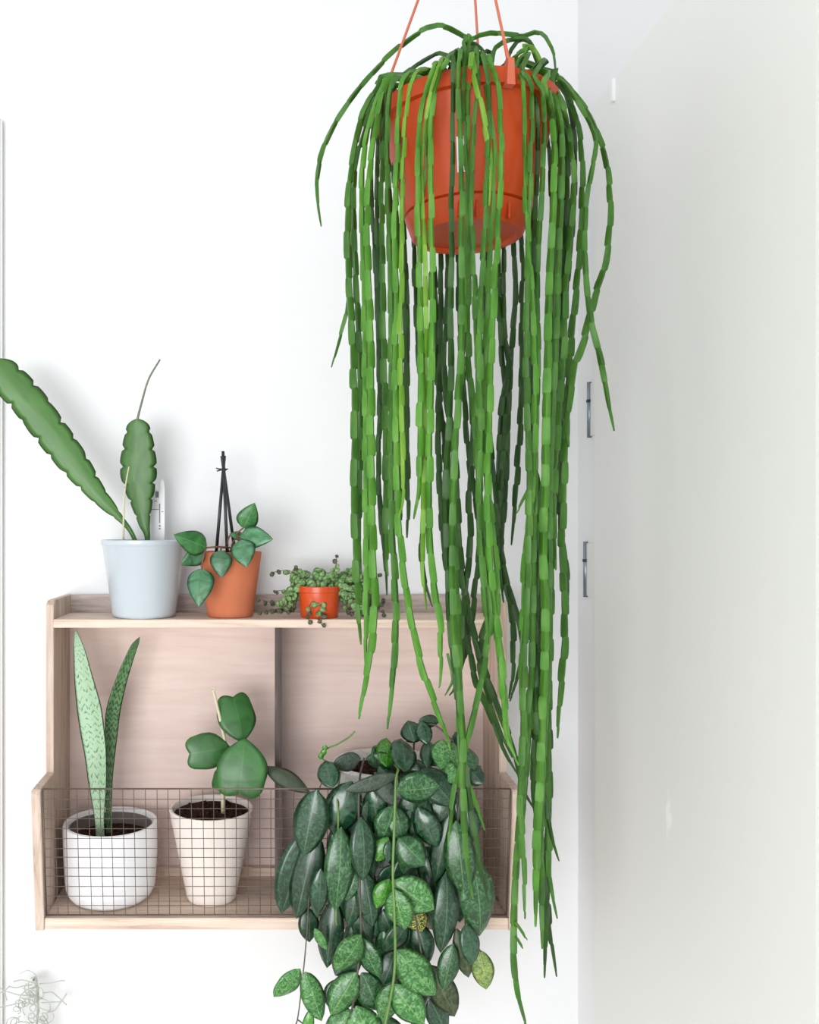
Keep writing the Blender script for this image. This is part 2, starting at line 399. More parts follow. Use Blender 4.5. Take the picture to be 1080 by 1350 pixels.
boxes('back_panel', [((XI0, DP, ZF), (xd-0.001, YW, ZS-0.0112))], M['ply'], shelf)
boxes('back_panel', [((xd+0.001, DP, ZF), (XI1, YW, ZS-0.0112))], M['ply'], shelf)
boxes('divider', [((xd-0.0048, DU+0.004, ZF), (xd+0.0048, DP, ZS-0.0112))], M['darkwood'], shelf, 0.0008)
for a, b in ((XI0, xd-0.0048), (xd+0.0048, XI1)):
    boxes('batten', [((a, DP-0.010, ZF), (b, DP, ZF+0.013))], M['woodh'], shelf, 0.0008)
# wire front: a rim of thicker wire, each wire of the grid a piece of its own
wx0, wx1 = XI0+0.0035, XI1-0.0035
wt = Vector((0, DT+0.005, ZL+0.0005)); wb = Vector((0, DB+0.004, ZF+0.003))
def W_at(x, t): q = wt.lerp(wb, t); return Vector((x, q.y, q.z))
rim = multi_tube('wire_screen', [([W_at(wx0, 0), W_at(wx1, 0)], 0.0012), ([W_at(wx0, 1), W_at(wx1, 1)], 0.0012),
     ([W_at(wx0, 0), W_at(wx0, 1)], 0.0011), ([W_at(wx1, 0), W_at(wx1, 1)], 0.0011)], M['wire'], shelf, 8)
rows, cols = 13, 41
hv, hf = tube_data([Vector((wx0, 0, 0)), Vector((wx1, 0, 0))], 0.0005, 5)
vv_, vf = tube_data([Vector((0, 0, 0)), (wb-wt)], 0.0005, 5)
mh = bpy.data.meshes.new('wire'); mh.from_pydata([tuple(v) for v in hv], [], hf); mh.materials.append(M['wire'])
mv = bpy.data.meshes.new('wire'); mv.from_pydata([tuple(v) for v in vv_], [], vf); mv.materials.append(M['wire'])
for i in range(1, rows):
    o = bpy.data.objects.new('wire', mh); COL.objects.link(o); q = wt.lerp(wb, i/rows)
    o.location = (0, q.y-0.0006, q.z+random.uniform(-.0006, .0006)); o.rotation_euler = (0, random.uniform(-.0025, .0025), 0); attach(o, rim)
for i in range(1, cols):
    o = bpy.data.objects.new('wire', mv); COL.objects.link(o)
    o.location = (wx0+(wx1-wx0)*i/cols+random.uniform(-.0006, .0006), wt.y+0.0004, wt.z); o.rotation_euler = (0, random.uniform(-.006, .006), 0); attach(o, rim)

# ------------------------------------------------------------------ pots
def soil_disc(r, c, parent, amp=0.003, n=300):
    V = [(c[0], c[1], c[2])]; fa = []; rings = 9; seg = 40
    for i in range(1, rings+1):
        for k in range(seg):
            a = 2*math.pi*k/seg; rr = r*i/rings
            V.append((c[0]+rr*math.cos(a), c[1]+rr*math.sin(a), c[2]+random.uniform(-amp, amp)*(i < rings)))
    for k in range(seg): fa.append((0, 1+k, 1+(k+1) % seg))
    for i in range(rings-1):
        for k in range(seg):
            a = 1+i*seg+k; b = 1+i*seg+(k+1) % seg; fa.append((a, a+seg, b+seg, b))
    # loose bark lumps, joined to the surface
    for _ in range(n//6):
        a = random.uniform(0, 6.28); rr = r*0.9*math.sqrt(random.random()); s = random.uniform(0.0018, 0.005)
        q = Vector((c[0]+rr*math.cos(a), c[1]+rr*math.sin(a), c[2]+s*0.3)); o = len(V)
        for sg in ((1, 0, 0), (-1, 0, 0), (0, 1, 0), (0, -1, 0), (0, 0, 1), (0, 0, -1)):
            V.append(tuple(q+Vector(sg)*s*random.uniform(.6, 1.2)))
        for t in ((0, 2, 4), (2, 1, 4), (1, 3, 4), (3, 0, 4), (2, 0, 5), (1, 2, 5), (3, 1, 5), (0, 3, 5)): fa.append(tuple(o+i for i in t))
    return mk('soil', V, fa, M['soil'], parent, False)

# --- blue-grey pot with a flat-stemmed leaf cactus
gd = 1.236; gc = P(190, 0, gd); gc.z = ZS
cactus = empty('potted_leaf_cactus', gc, 'flat scalloped green leaf cactus in a pale blue-grey glazed pot on the shelf top', 'potted plant')
rr = px(56.5, gd); hh = EYE-(712-HY)*gd/F*0.97-ZS
lathe('pot', [(0.0, 0.0), (0.041, 0.0), (0.0432, 0.0015), (0.0448, 0.005), (rr*0.955, hh-0.010), (rr*0.985, hh-0.0075), (rr, hh-0.006), (rr, hh-0.0012), (rr-0.0012, hh), (rr-0.004, hh), (rr-0.006, hh-0.003), (rr-0.012, hh-0.03), (0.0, hh-0.03)], gc, M['greypot'], cactus, 72)
soil_disc(rr-0.0085, gc+Vector((0, 0, hh-0.018)), cactus)
LC = leaf_mat('cactus_blade', (60, 106, 38), (66, 114, 44), (80, 126, 56), 0.45, 0.6, 2, (58, 98, 40), (44, 70, 34), 0.1, 0.018)
def scallop_blade(name, pts, d0, d1, mat, parent, per, teeth=0.16, tilt=0.0, fold=0.08, nrow=72):
    q = cat([Vector((p[0], p[1], p[2])) for p in pts], 14)
    q, st, tot = resample(q, lambda t: [t*i/nrow for i in range(nrow+1)])
    C = []; hw = []; nn = []
    for i, p in enumerate(q):
        v = i/nrow; C.append(P(p.x, p.y, d0+(d1-d0)*v))
        ph = (st[i]/per) % 1.0
        sc = 1-teeth*(max(0.0, 1-abs(ph-0.06)/0.16)**1.3)+teeth*0.25*math.sin(math.pi*ph)
        e = min(1.0, (nrow-i)/5.0); e = math.sqrt(max(0.02, 1-(1-e)**2))
        hw.append(px(max(1.5, p.z)*0.5*(sc if p.z > 10 else 1.0)*(e if p.z > 8 else 1.0), d0)); nn.append(Vector((math.sin(tilt), -math.cos(tilt), 0.1)))
    V, fa, uv = ribbon_data(C, hw, nn, fold, 0.0032, 7)
    return mk(name, V, fa, mat, parent, True, uv)
scallop_blade('flat_stem', [(184, 726, 6), (172, 700, 6), (159, 684, 9), (143, 667, 17), (126, 648, 24), (96, 608, 38), (63, 564, 43), (33, 524, 44), (5, 494, 42), (-10, 474, 30)], 1.225, 1.20, LC, cactus, 29, 0.22)
scallop_blade('flat_stem', [(194, 726, 6), (194, 706, 8), (190, 690, 15), (187, 668, 26), (184, 643, 40), (182, 620, 48), (182, 596, 44), (182, 572, 35), (181, 552, 24)], 1.235, 1.22, LC, cactus, 24, 0.2, -0.1)
tube('whip_stem', [P(181, 560, 1.221), P(181.5, 552, 1.220), P(187, 530, 1.216), P(196, 500, 1.21), P(211, 474, 1.205)], lambda t: 0.0019-0.0007*t, M['whip'], cactus, 8)
tube('dry_stick', [P(163, 722, 1.222), P(163, 684, 1.21), P(165, 645, 1.205), P(170, 615, 1.20)], lambda t: 0.0016-0.0008*t, M['palestem'], cactus, 6)
# two plant tags standing in that pot
def plant_tag(label, x0, x1, y0, y1, d, marks, slant):
    A = P(x0, y1, d); B = P(x1, y0, d); w = B.x-A.x; h = B.z-A.z; t = 0.0007
    pol = [(0, 0), (w, 0), (w, h*(1-slant)), (w*0.72, h), (w*0.45, h), (0, h*(1-slant*1.4))]
    V = [(A.x+p[0], d, A.z+p[1]) for p in pol]+[(A.x+p[0], d+t, A.z+p[1]) for p in pol]; n = len(pol)
    fa = [tuple(range(n)), tuple(range(2*n-1, n-1, -1))]+[(i, i+n, (i+1) % n+n, (i+1) % n) for i in range(n)]
    o = mk('plant_tag', V, fa, M['tagw'], None, False); tag(o, label, 'plant tag')
    for (ma, mb, na, nb) in marks:
        q0 = P(ma, nb, d-0.0004); q1 = P(mb, na, d-0.0004)
        boxes('print_mark', [((q0.x, d-0.0003, q0.z), (q1.x, d, q1.z))], M['ink'], o)
plant_tag('wide white plastic plant tag behind the leaf cactus, cut low', 198, 211, 646, 734, 1.262, [(200, 210, 671, 672), (205, 210, 648, 656), (203, 207, 660, 661)], 0.03)
plant_tag('narrow tall white plastic plant tag in the blue-grey pot', 209.5, 217, 632, 734, 1.258, [(209.8, 211.2, 664, 690), (209.6, 211.6, 692, 694.5), (209.6, 211.6, 696, 698), (213, 215.5, 674, 675)], 0.10)

# --- terracotta pot with a heart-leaved climber, and its stakes
td = 1.238; tcn = P(303.5, 0, td); tcn.z = ZS
phil = empty('potted_climber', tcn, 'small heart-leaved green climber in a terracotta pot on the shelf top', 'potted plant')
r1 = px(42, td); h1 = EYE-(727-HY)*td/F-ZS
lathe('pot', [(0, 0), (0.0305, 0), (0.032, 0.0012), (0.0325, 0.004), (r1-0.0006, h1-0.002), (r1-0.0012, h1), (r1-0.004, h1), (r1-0.005, h1-0.003), (r1-0.010, h1-0.025), (0, h1-0.025)], tcn, M['terra'], phil, 64)
soil_disc(r1-0.0075, tcn+Vector((0, 0, h1-0.012)), phil)
PH = leaf_mat('climber_leaf', (48, 100, 60), (68, 122, 84), (104, 150, 120), 0.4, 0.7, 1.3, (60, 104, 66), (40, 74, 40), 0.15, 0.035)
PD = leaf_mat('climber_leaf_deep', (38, 92, 40), (48, 108, 50), (70, 128, 70), 0.35, 0.7, 1.3, (104, 150, 96), (34, 66, 32), 0.2, 0.03)
for b, t, w, m, d0, d1, rl in [((321, 696), (336, 663), 27, PD, 1.20, 1.195, .2), ((317, 707), (360, 711), 29, PH, 1.195, 1.18, -.2), ((318, 712), (325, 748), 31, PH, 1.185, 1.175, .1),
      ((291, 726), (292, 762), 27, PH, 1.185, 1.182, 0), ((272, 722), (229, 705), 30, PD, 1.185, 1.165, .2), ((271, 726), (238, 744), 26, PH, 1.195, 1.18, -.4), ((266, 750), (262, 800), 34, PH, 1.178, 1.168, .15), ((321, 708), (302, 704), 12, PD, 1.205, 1.2, .3)]:
    leaf('leaf', phil, b, t, w*1.1, m, d0, d1, rl, 0.16, 0.06, prof_cord, 7, 12, 0.0008)
for pts in ([(303, 735, 1.23), (305, 722, 1.215), (309, 712, 1.205), (317, 707, 1.196)], [(303, 722, 1.22), (290, 721, 1.195), (272, 722, 1.185)], [(309, 712, 1.205), (314, 702, 1.202), (321, 696, 1.2)],
            [(296, 722, 1.205), (292, 722, 1.19), (291, 727, 1.184)], [(312, 711, 1.2), (318, 711, 1.19), (318, 714, 1.185)], [(272, 722, 1.185), (268, 735, 1.18), (266, 751, 1.178)], [(302, 730, 1.225), (300, 715, 1.21), (306, 704, 1.206), (320, 708, 1.203)]):
    tube('vine_stem', [P(*p) for p in pts], 0.0013, M['redstem'], phil, 6)
trel = empty('stake_tripod', P(296, 735, 1.24), 'tripod of three thin black stakes tied together above the terracotta pot', 'plant support')
for (xb, db, xt_, yt) in ((284.5, 1.228, 296, 601), (300, 1.222, 294, 595), (311, 1.252, 292.5, 601)):
    A = P(xb, 737, db); B = P(xt_, yt, 1.238+(db-1.236)*0.1)
    tube('stake', [A, B], 0.0023, M['black'], trel, 8, 1)
q0 = P(294, 619, 1.238)
multi_tube('tie', [([q0+Vector((0.0048*math.cos(a), 0.0045*math.sin(a), 0.001*math.sin(3*a))) for a in [2*math.pi*k/14 for k in range(15)]], 0.0011),
                   ([q0+Vector((-0.003, -0.004, 0)), q0+Vector((-0.0095, -0.005, 0.0015))], 0.0010), ([q0+Vector((-0.003, -0.004, -0.001)), q0+Vector((-0.0085, -0.004, -0.0025))], 0.0010), ([q0+Vector((0.003, -0.004, 0)), q0+Vector((0.0075, -0.004, 0.0005))], 0.0010)], M['black'], trel, 6)

# --- little red pot with a tiny-leaved trailer
rd = 1.228; rc = P(421, 0, rd); rc.z = ZS
trail = empty('potted_creeper', rc, 'tiny round-leaved creeper spilling out of a small red-orange pot on the shelf top', 'potted plant')
r2 = px(28, rd); h2 = EYE-(772-HY)*rd/F-ZS
lathe('pot', [(0, 0), (0.0255, 0), (0.0265, 0.0012), (r2-0.001, h2-0.009), (r2, h2-0.008), (r2, h2-0.001), (r2-0.001, h2), (r2-0.0025, h2), (r2-0.004, h2-0.008), (0, h2-0.008)], rc, M['redpot'], trail, 48)
soil_disc(r2-0.004, rc+Vector((0, 0, h2-0.004)), trail, 0.0015, 60)
CL = leaf_mat('creeper_leaf', (70, 108, 54), (100, 140, 78), (160, 188, 136), 0.45, 1.0, 4, (70, 104, 60), (60, 96, 50))
CD = leaf_mat('creeper_leaf_dark', (58, 66, 44), (74, 84, 58), (100, 108, 80), 0.5, 1.0, 4)
runners = [[(412, 768), (398, 763), (380, 752), (357, 755)], [(410, 770), (394, 766), (386, 784), (375, 800), (362, 805), (344, 806)], [(408, 770), (390, 772), (378, 778), (360, 779)],
           [(408, 772), (388, 775), (374, 790), (358, 794), (343, 790)], [(415, 770), (405, 762), (396, 752), (388, 746)], [(418, 772), (414, 790), (408, 800), (407, 818)], [(424, 772), (424, 790), (423, 806), (424, 824)],
           [(430, 768), (440, 752), (444, 740), (442, 732)], [(436, 768), (452, 762), (466, 768), (474, 790), (472, 808)], [(438, 768), (460, 760), (478, 762), (492, 758), (503, 756)], [(440, 770), (462, 772), (480, 785), (494, 800), (507, 808)],
           [(438, 770), (458, 778), (468, 795), (486, 806), (500, 796), (508, 790)], [(436, 768), (450, 775), (456, 795), (462, 808)], [(440, 766), (470, 766), (486, 776), (492, 795)], [(440, 768), (468, 758), (478, 770), (482, 800)],
           [(411, 768), (396, 775), (388, 795), (380, 806)], [(413, 770), (400, 768), (390, 762), (384, 790)], [(436, 770), (464, 784), (476, 806), (490, 812)], [(445, 766), (458, 752), (476, 756), (488, 790)]]
run_t = []; small = [[], [], []]; big = []
for ri, r_ in enumerate(runners):
    dd = [1.226, 1.205, 1.196, 1.19, 1.188, 1.186] if ri in (5, 6) else [1.228]+[random.uniform(1.205, 1.25) for _ in range(5)]
    pts = cat([P(p[0], p[1], dd[i]) for i, p in enumerate(r_)], 8)
    run_t.append((pts, 0.0005))
    q, st, tot = resample(pts, 0.0062)
    for i, p in enumerate(q[1:]):
        fr = i/len(q)
        for sg in ((-1, 1) if fr < 0.45 else ((-1)**i,)): big.append((p, sg, fr))
for k in range(64):      # the mound on top of the pot
    a = random.uniform(0, 6.28); rr_ = random.uniform(0, 1)
    big.append((rc+Vector((0.004+0.036*rr_*math.cos(a), 0.020*rr_*math.sin(a), h2+random.uniform(0.000, 0.020)*(1.15-rr_**2))), 1, 0.0))
multi_tube('runner_stems', run_t, M['redstem'], trail, 4)['kind'] = 'stuff'
V, fa, uv = ribbon_data([Vector((0, 0, -i/6)) for i in range(7)], [0.5*prof_round(i/6) for i in range(7)], [Vector((0, -1, 0))]*7, 0.2, 0.12, 5)
lm = []
for nm, mm in (('leaf', CL), ('leaf', CD)):
    o = mk(nm, V, fa, mm, None, True, uv); lm.append(o.data); bpy.data.objects.remove(o)
random.shuffle(big); nb = 0; SV, SF, SU = [[], []], [[], []], [[], []]
for p, sg, fr in big:
    size = random.uniform(0.009, 0.0135)*(1-0.55*fr)
    kind = 1 if fr > 0.62 else 0
    mat = Matrix.Translation(p) @ Matrix.Rotation(sg*random.uniform(0.2, 1.5), 4, 'Y') @ Matrix.Rotation(random.uniform(-0.7, 0.5), 4, 'X') @ Matrix.Rotation(random.uniform(-.7, .7), 4, 'Z') @ Matrix.Scale(size, 4)
    if size > 0.0070 and nb < 140:
        o = bpy.data.objects.new('leaf', lm[kind]); COL.objects.link(o); o.matrix_world = mat
        loc, rot, sc = mat.decompose(); o.location = loc; o.rotation_euler = rot.to_euler(); o.scale = sc; attach(o, trail); nb += 1
    else:
        o = len(SV[kind]); SV[kind] += [mat @ v for v in V]; SF[kind] += [tuple(i+o for i in q) for q in fa]; SU[kind] += uv
for k in (0, 1): mk('small_leaves', SV[k], SF[k], (CL, CD)[k], trail, True, SU[k])['kind'] = 'stuff'

# --- white pot with a snake plant, in the tray
sd = 1.213; sc_ = P(146, 0, sd); sc_.z = ZF
snake = empty('snake_plant', sc_, 'two-leaved banded snake plant in a rounded white ceramic pot inside the tray', 'potted plant')
r3 = px(62, sd); h3 = EYE-(1082-HY)*sd/F-ZF
pr = [(0, 0), (r3*0.70, 0)]+[(r3*(0.70+0.25*math.sin(a)), 0.024*(1-math.cos(a))) for a in [math.pi/2*k/6 for k in range(1, 7)]]
pr += [(r3*0.985, h3*0.6), (r3, h3-0.004), (r3-0.001, h3-0.001), (r3-0.003, h3), (r3-0.006, h3-0.0008), (r3-0.0075, h3-0.004), (r3-0.010, h3-0.035), (0, h3-0.035)]
lathe('pot', pr, sc_, M['whitepot'], snake, 72)
lathe('liner', [(r3-0.0085, h3-0.034), (r3-0.0085, h3-0.006), (r3-0.0095, h3-0.006), (r3-0.0105, h3-0.034)], sc_, M['liner'], snake, 64)
soil_disc(r3-0.011, sc_+Vector((0, 0, h3-0.022)), snake)
def snake_mat(name, dark, light, edge, thr):
    m, nt, b = new_mat(name)
    tc = N_(nt, 'ShaderNodeTexCoord'); sep = N_(nt, 'ShaderNodeSeparateXYZ'); nt.links.new(tc.outputs['UV'], sep.inputs[0])
    ab = N_(nt, 'ShaderNodeMath', operation='PINGPONG'); ab.inputs[1].default_value = 0.16; nt.links.new(sep.outputs[0], ab.inputs[0])
    ns = N_(nt, 'ShaderNodeTexNoise'); ns.inputs['Scale'].default_value = 9; ns.inputs['Detail'].default_value = 3
    mp = N_(nt, 'ShaderNodeMapping'); mp.inputs['Scale'].default_value = (1.2, 5, 1); nt.links.new(tc.outputs['UV'], mp.inputs[0]); nt.links.new(mp.outputs[0], ns.inputs[0])
    def mth(op, a, c):
        n = N_(nt, 'ShaderNodeMath', operation=op)
        for i, q in enumerate((a, c)):
            if isinstance(q, (int, float)): n.inputs[i].default_value = q
            else: nt.links.new(q, n.inputs[i])
        return n.outputs[0]
    ph = mth('ADD', mth('ADD', mth('MULTIPLY', sep.outputs[1], 230.0), mth('MULTIPLY', ab.outputs[0], 26.0)), mth('MULTIPLY', ns.outputs[0], 9.0))
    sn = mth('SINE', ph, 0)
    fac = mth('ADD', mth('MULTIPLY', sn, 0.18), mth('MULTIPLY', ns.outputs[0], 0.9))
    col = ramp(nt, fac, [(thr, s2l(light)), (thr+0.10, s2l(tuple((a+c)/2 for a, c in zip(dark, light)))), (thr+0.2, s2l(dark))])
    sb = mth('ABSOLUTE', mth('SUBTRACT', sep.outputs[0], 0.5), 0)
    r = N_(nt, 'ShaderNodeMapRange'); r.inputs[1].default_value = 0.44; r.inputs[2].default_value = 0.475; nt.links.new(sb, r.inputs[0])
    mx = N_(nt, 'ShaderNodeMix', data_type='RGBA'); nt.links.new(r.outputs[0], mx.inputs[0]); nt.links.new(col, mx.inputs[6]); mx.inputs[7].default_value = (*s2l(edge), 1)
    nt.links.new(mx.outputs[2], b.inputs['Base Color']); b.inputs['Roughness'].default_value = 0.42
    return m
def strap(name, pts, d0, d1, mat, parent, tilt, fold, thick=0.003):
    q = cat([Vector(p) for p in pts], 6); n = len(q); C = []; hw = []; nn = []
    for i, p in enumerate(q):
        v = i/(n-1); C.append(P(p.x, p.y, d0+(d1-d0)*v)); hw.append(px(max(0.8, p.z)/2, d0)); nn.append(Vector((math.sin(tilt), -math.cos(tilt), 0.12)))
    V, fa, uv = ribbon_data(C, hw, nn, fold, thick, 9)
    return mk(name, V, fa, mat, parent, True, uv)
strap('leaf', [(133, 1112, 13), (132, 1090, 13), (131, 1071, 15), (129.5, 1033, 25), (127, 993, 31), (123, 963, 34), (118.5, 932, 34), (111, 893, 26), (106, 862, 17.5), (102, 843, 10), (100, 831, 1.5)], 1.200, 1.220, snake_mat('snake_leaf_pale', (66, 104, 74), (152, 184, 148), (40, 62, 48), 0.55), snake, -0.15, -0.22)
strap('leaf', [(143, 1112, 8), (143, 1060, 9), (143, 1020, 12), (146, 966, 18), (149, 934, 20), (160, 895, 16), (174, 858, 11), (180, 847, 7), (184, 840, 1)], 1.220, 1.245, snake_mat('snake_leaf_deep', (30, 60, 34), (88, 130, 74), (24, 44, 28), 0.42), snake, 0.5, -0.3)

# --- cream pot with a heart-leaved wax plant
hd = 1.208; hc = P(279, 0, hd); hc.z = ZF
heart = empty('potted_heart_leaf_plant', hc, 'heart-shaped thick-leaved plant in a tapered cream pot inside the tray', 'potted plant')
r4 = px(55.5, hd); h4 = EYE-(1064-HY)*hd/F-ZF
lathe('pot', [(0, 0), (0.0315, 0), (0.0335, 0.0015), (0.0345, 0.005), (r4*0.93, h4-0.022), (r4*0.945, h4-0.020), (r4*0.985, h4-0.004), (r4, h4-0.002), (r4-0.001, h4), (r4-0.0035, h4), (r4-0.005, h4-0.003), (r4-0.009, h4-0.03), (0, h4-0.03)], hc, M['creampot'], heart, 72)
soil_disc(r4-0.0055, hc+Vector((0, 0, h4-0.008)), heart, 0.003, 420)
HT = leaf_mat('thick_heart_leaf', (38, 86, 34), (46, 98, 42), (60, 112, 54), 0.4, 0.6, 1.2, (74, 122, 60), (40, 78, 36), 0.1, 0.02)
HD = leaf_mat('thick_heart_leaf_underside', (60, 72, 52), (72, 84, 62), (90, 100, 78), 0.55, 0.6, 3)
def hleaf(b, t, w, d0, d1, roll, arch=0.05, mat=HT, fold=0.10):
    B = P(b[0], b[1], d0); T = P(t[0], t[1], d1); ax = T-B; L = ax.length*1.06; a = ax.normalized()
    N = Vector((0, -1, 0)); N = (N-a*N.dot(a)).normalized(); N = Matrix.Rotation(roll, 3, a) @ N; S = a.cross(N)
    Wd = px(w, d0)*0.5; nu, nv = 17, 14; V = []; uv = []; fr_, bk_ = [], []
    for i in range(nv+1):
        v = i/nv; A = []; K = []
        g = 0.05+0.95*math.sin(math.pi/2*min(1, v/0.80))**0.85
        for k in range(nu):
            u = -1+2*k/(nu-1); m = abs(u)
            E = 0.93+0.07*math.sin(math.pi*m) if m < 0.5 else 0.60+0.40*math.sqrt(max(0, 1-((m-0.5)/0.5)**2))
            p = B+a*(L*v*E)+S*(u*Wd*g)+N*(arch*L*4*v*(1-v)-fold*m**1.5*Wd*g)
            edge = (k in (0, nu-1)) or i in (0, nv)
            th = 0.0004 if edge else 0.0012
            A.append(len(V)); V.append(p+N*th); uv.append(((u+1)/2, v)); K.append(len(V)); V.append(p-N*th); uv.append(((u+1)/2, v))
        fr_.append(A); bk_.append(K)
    fa = []
    for i in range(nv):
        for k in range(nu-1):
            fa.append((fr_[i][k], fr_[i][k+1], fr_[i+1][k+1], fr_[i+1][k])); fa.append((bk_[i][k+1], bk_[i][k], bk_[i+1][k], bk_[i+1][k+1]))
        fa.append((bk_[i][0], fr_[i][0], fr_[i+1][0], bk_[i+1][0])); fa.append((fr_[i][-1], bk_[i][-1], bk_[i+1][-1], fr_[i+1][-1]))
    for k in range(nu-1):
        fa.append((fr_[-1][k], fr_[-1][k+1], bk_[-1][k+1], bk_[-1][k])); fa.append((fr_[0][k+1], fr_[0][k], bk_[0][k], bk_[0][k+1]))
    return mk('leaf', V, fa, mat, heart, True, uv)
hleaf((323, 974), (316, 1047), 67, 1.165, 1.150, 0.05)
hleaf((303, 985), (249, 994), 47, 1.19, 1.18, 0.15)
hleaf((320, 978), (307, 918), 52, 1.185, 1.205, 0.35, 0.06, HT, 0.22)
hleaf((300, 1010), (288, 1042), 30, 1.20, 1.20, 0.5)
leaf('leaf', heart, (346, 1010), (410, 1046), 25, HD, 1.175, 1.145, -0.5, 0.2, 0.06, prof_lance, 7, 12, 0.002)
tube('main_stem', [P(294, 1072, 1.205), P(294, 1040, 1.20), P(299, 1000, 1.195), P(297, 980, 1.192), P(290, 947, 1.19), P(281, 909, 1.188)], lambda t: 0.0028-0.0008*t, M['palestem'], heart, 8)
tube('bud', [P(281, 912, 1.188), P(283, 908, 1.188), P(279, 906, 1.188)], lambda t: 0.002-0.001*t, M['palestem'], heart, 6)
for pts in ([(299, 1000, 1.195), (310, 985, 1.185), (323, 975, 1.166)], [(298, 988, 1.194), (303, 986, 1.19)], [(298, 990, 1.194), (310, 984, 1.188), (320, 978, 1.185)], [(296, 1025, 1.2), (320, 1015, 1.19), (347, 1011, 1.176)]):
    tube('leaf_stalk', [P(*p) for p in pts], 0.0016, M['greenstem'], heart, 6)

# --- speckled pot with a big marbled trailing vine
vd = 1.209; vc = P(512, 0, vd); vc.z = ZF
vine = empty('trailing_vine_plant', vc, 'large dark green marbled-leaf vine tumbling over the wire front of the tray', 'potted plant')
r5 = px(74, vd); h5 = EYE-(1004-HY)*vd/F-ZF
lathe('pot', [(0, 0), (r5*0.72, 0), (r5*0.74, 0.003), (r5*0.98, h5-0.008), (r5, h5-0.003), (r5-0.002, h5), (r5-0.006, h5), (r5-0.008, h5-0.003), (r5-0.012, h5-0.04), (0, h5-0.04)], vc, M['speckpot'], vine, 64)
soil_disc(r5-0.0085, vc+Vector((0, 0, h5-0.015)), vine, 0.004)
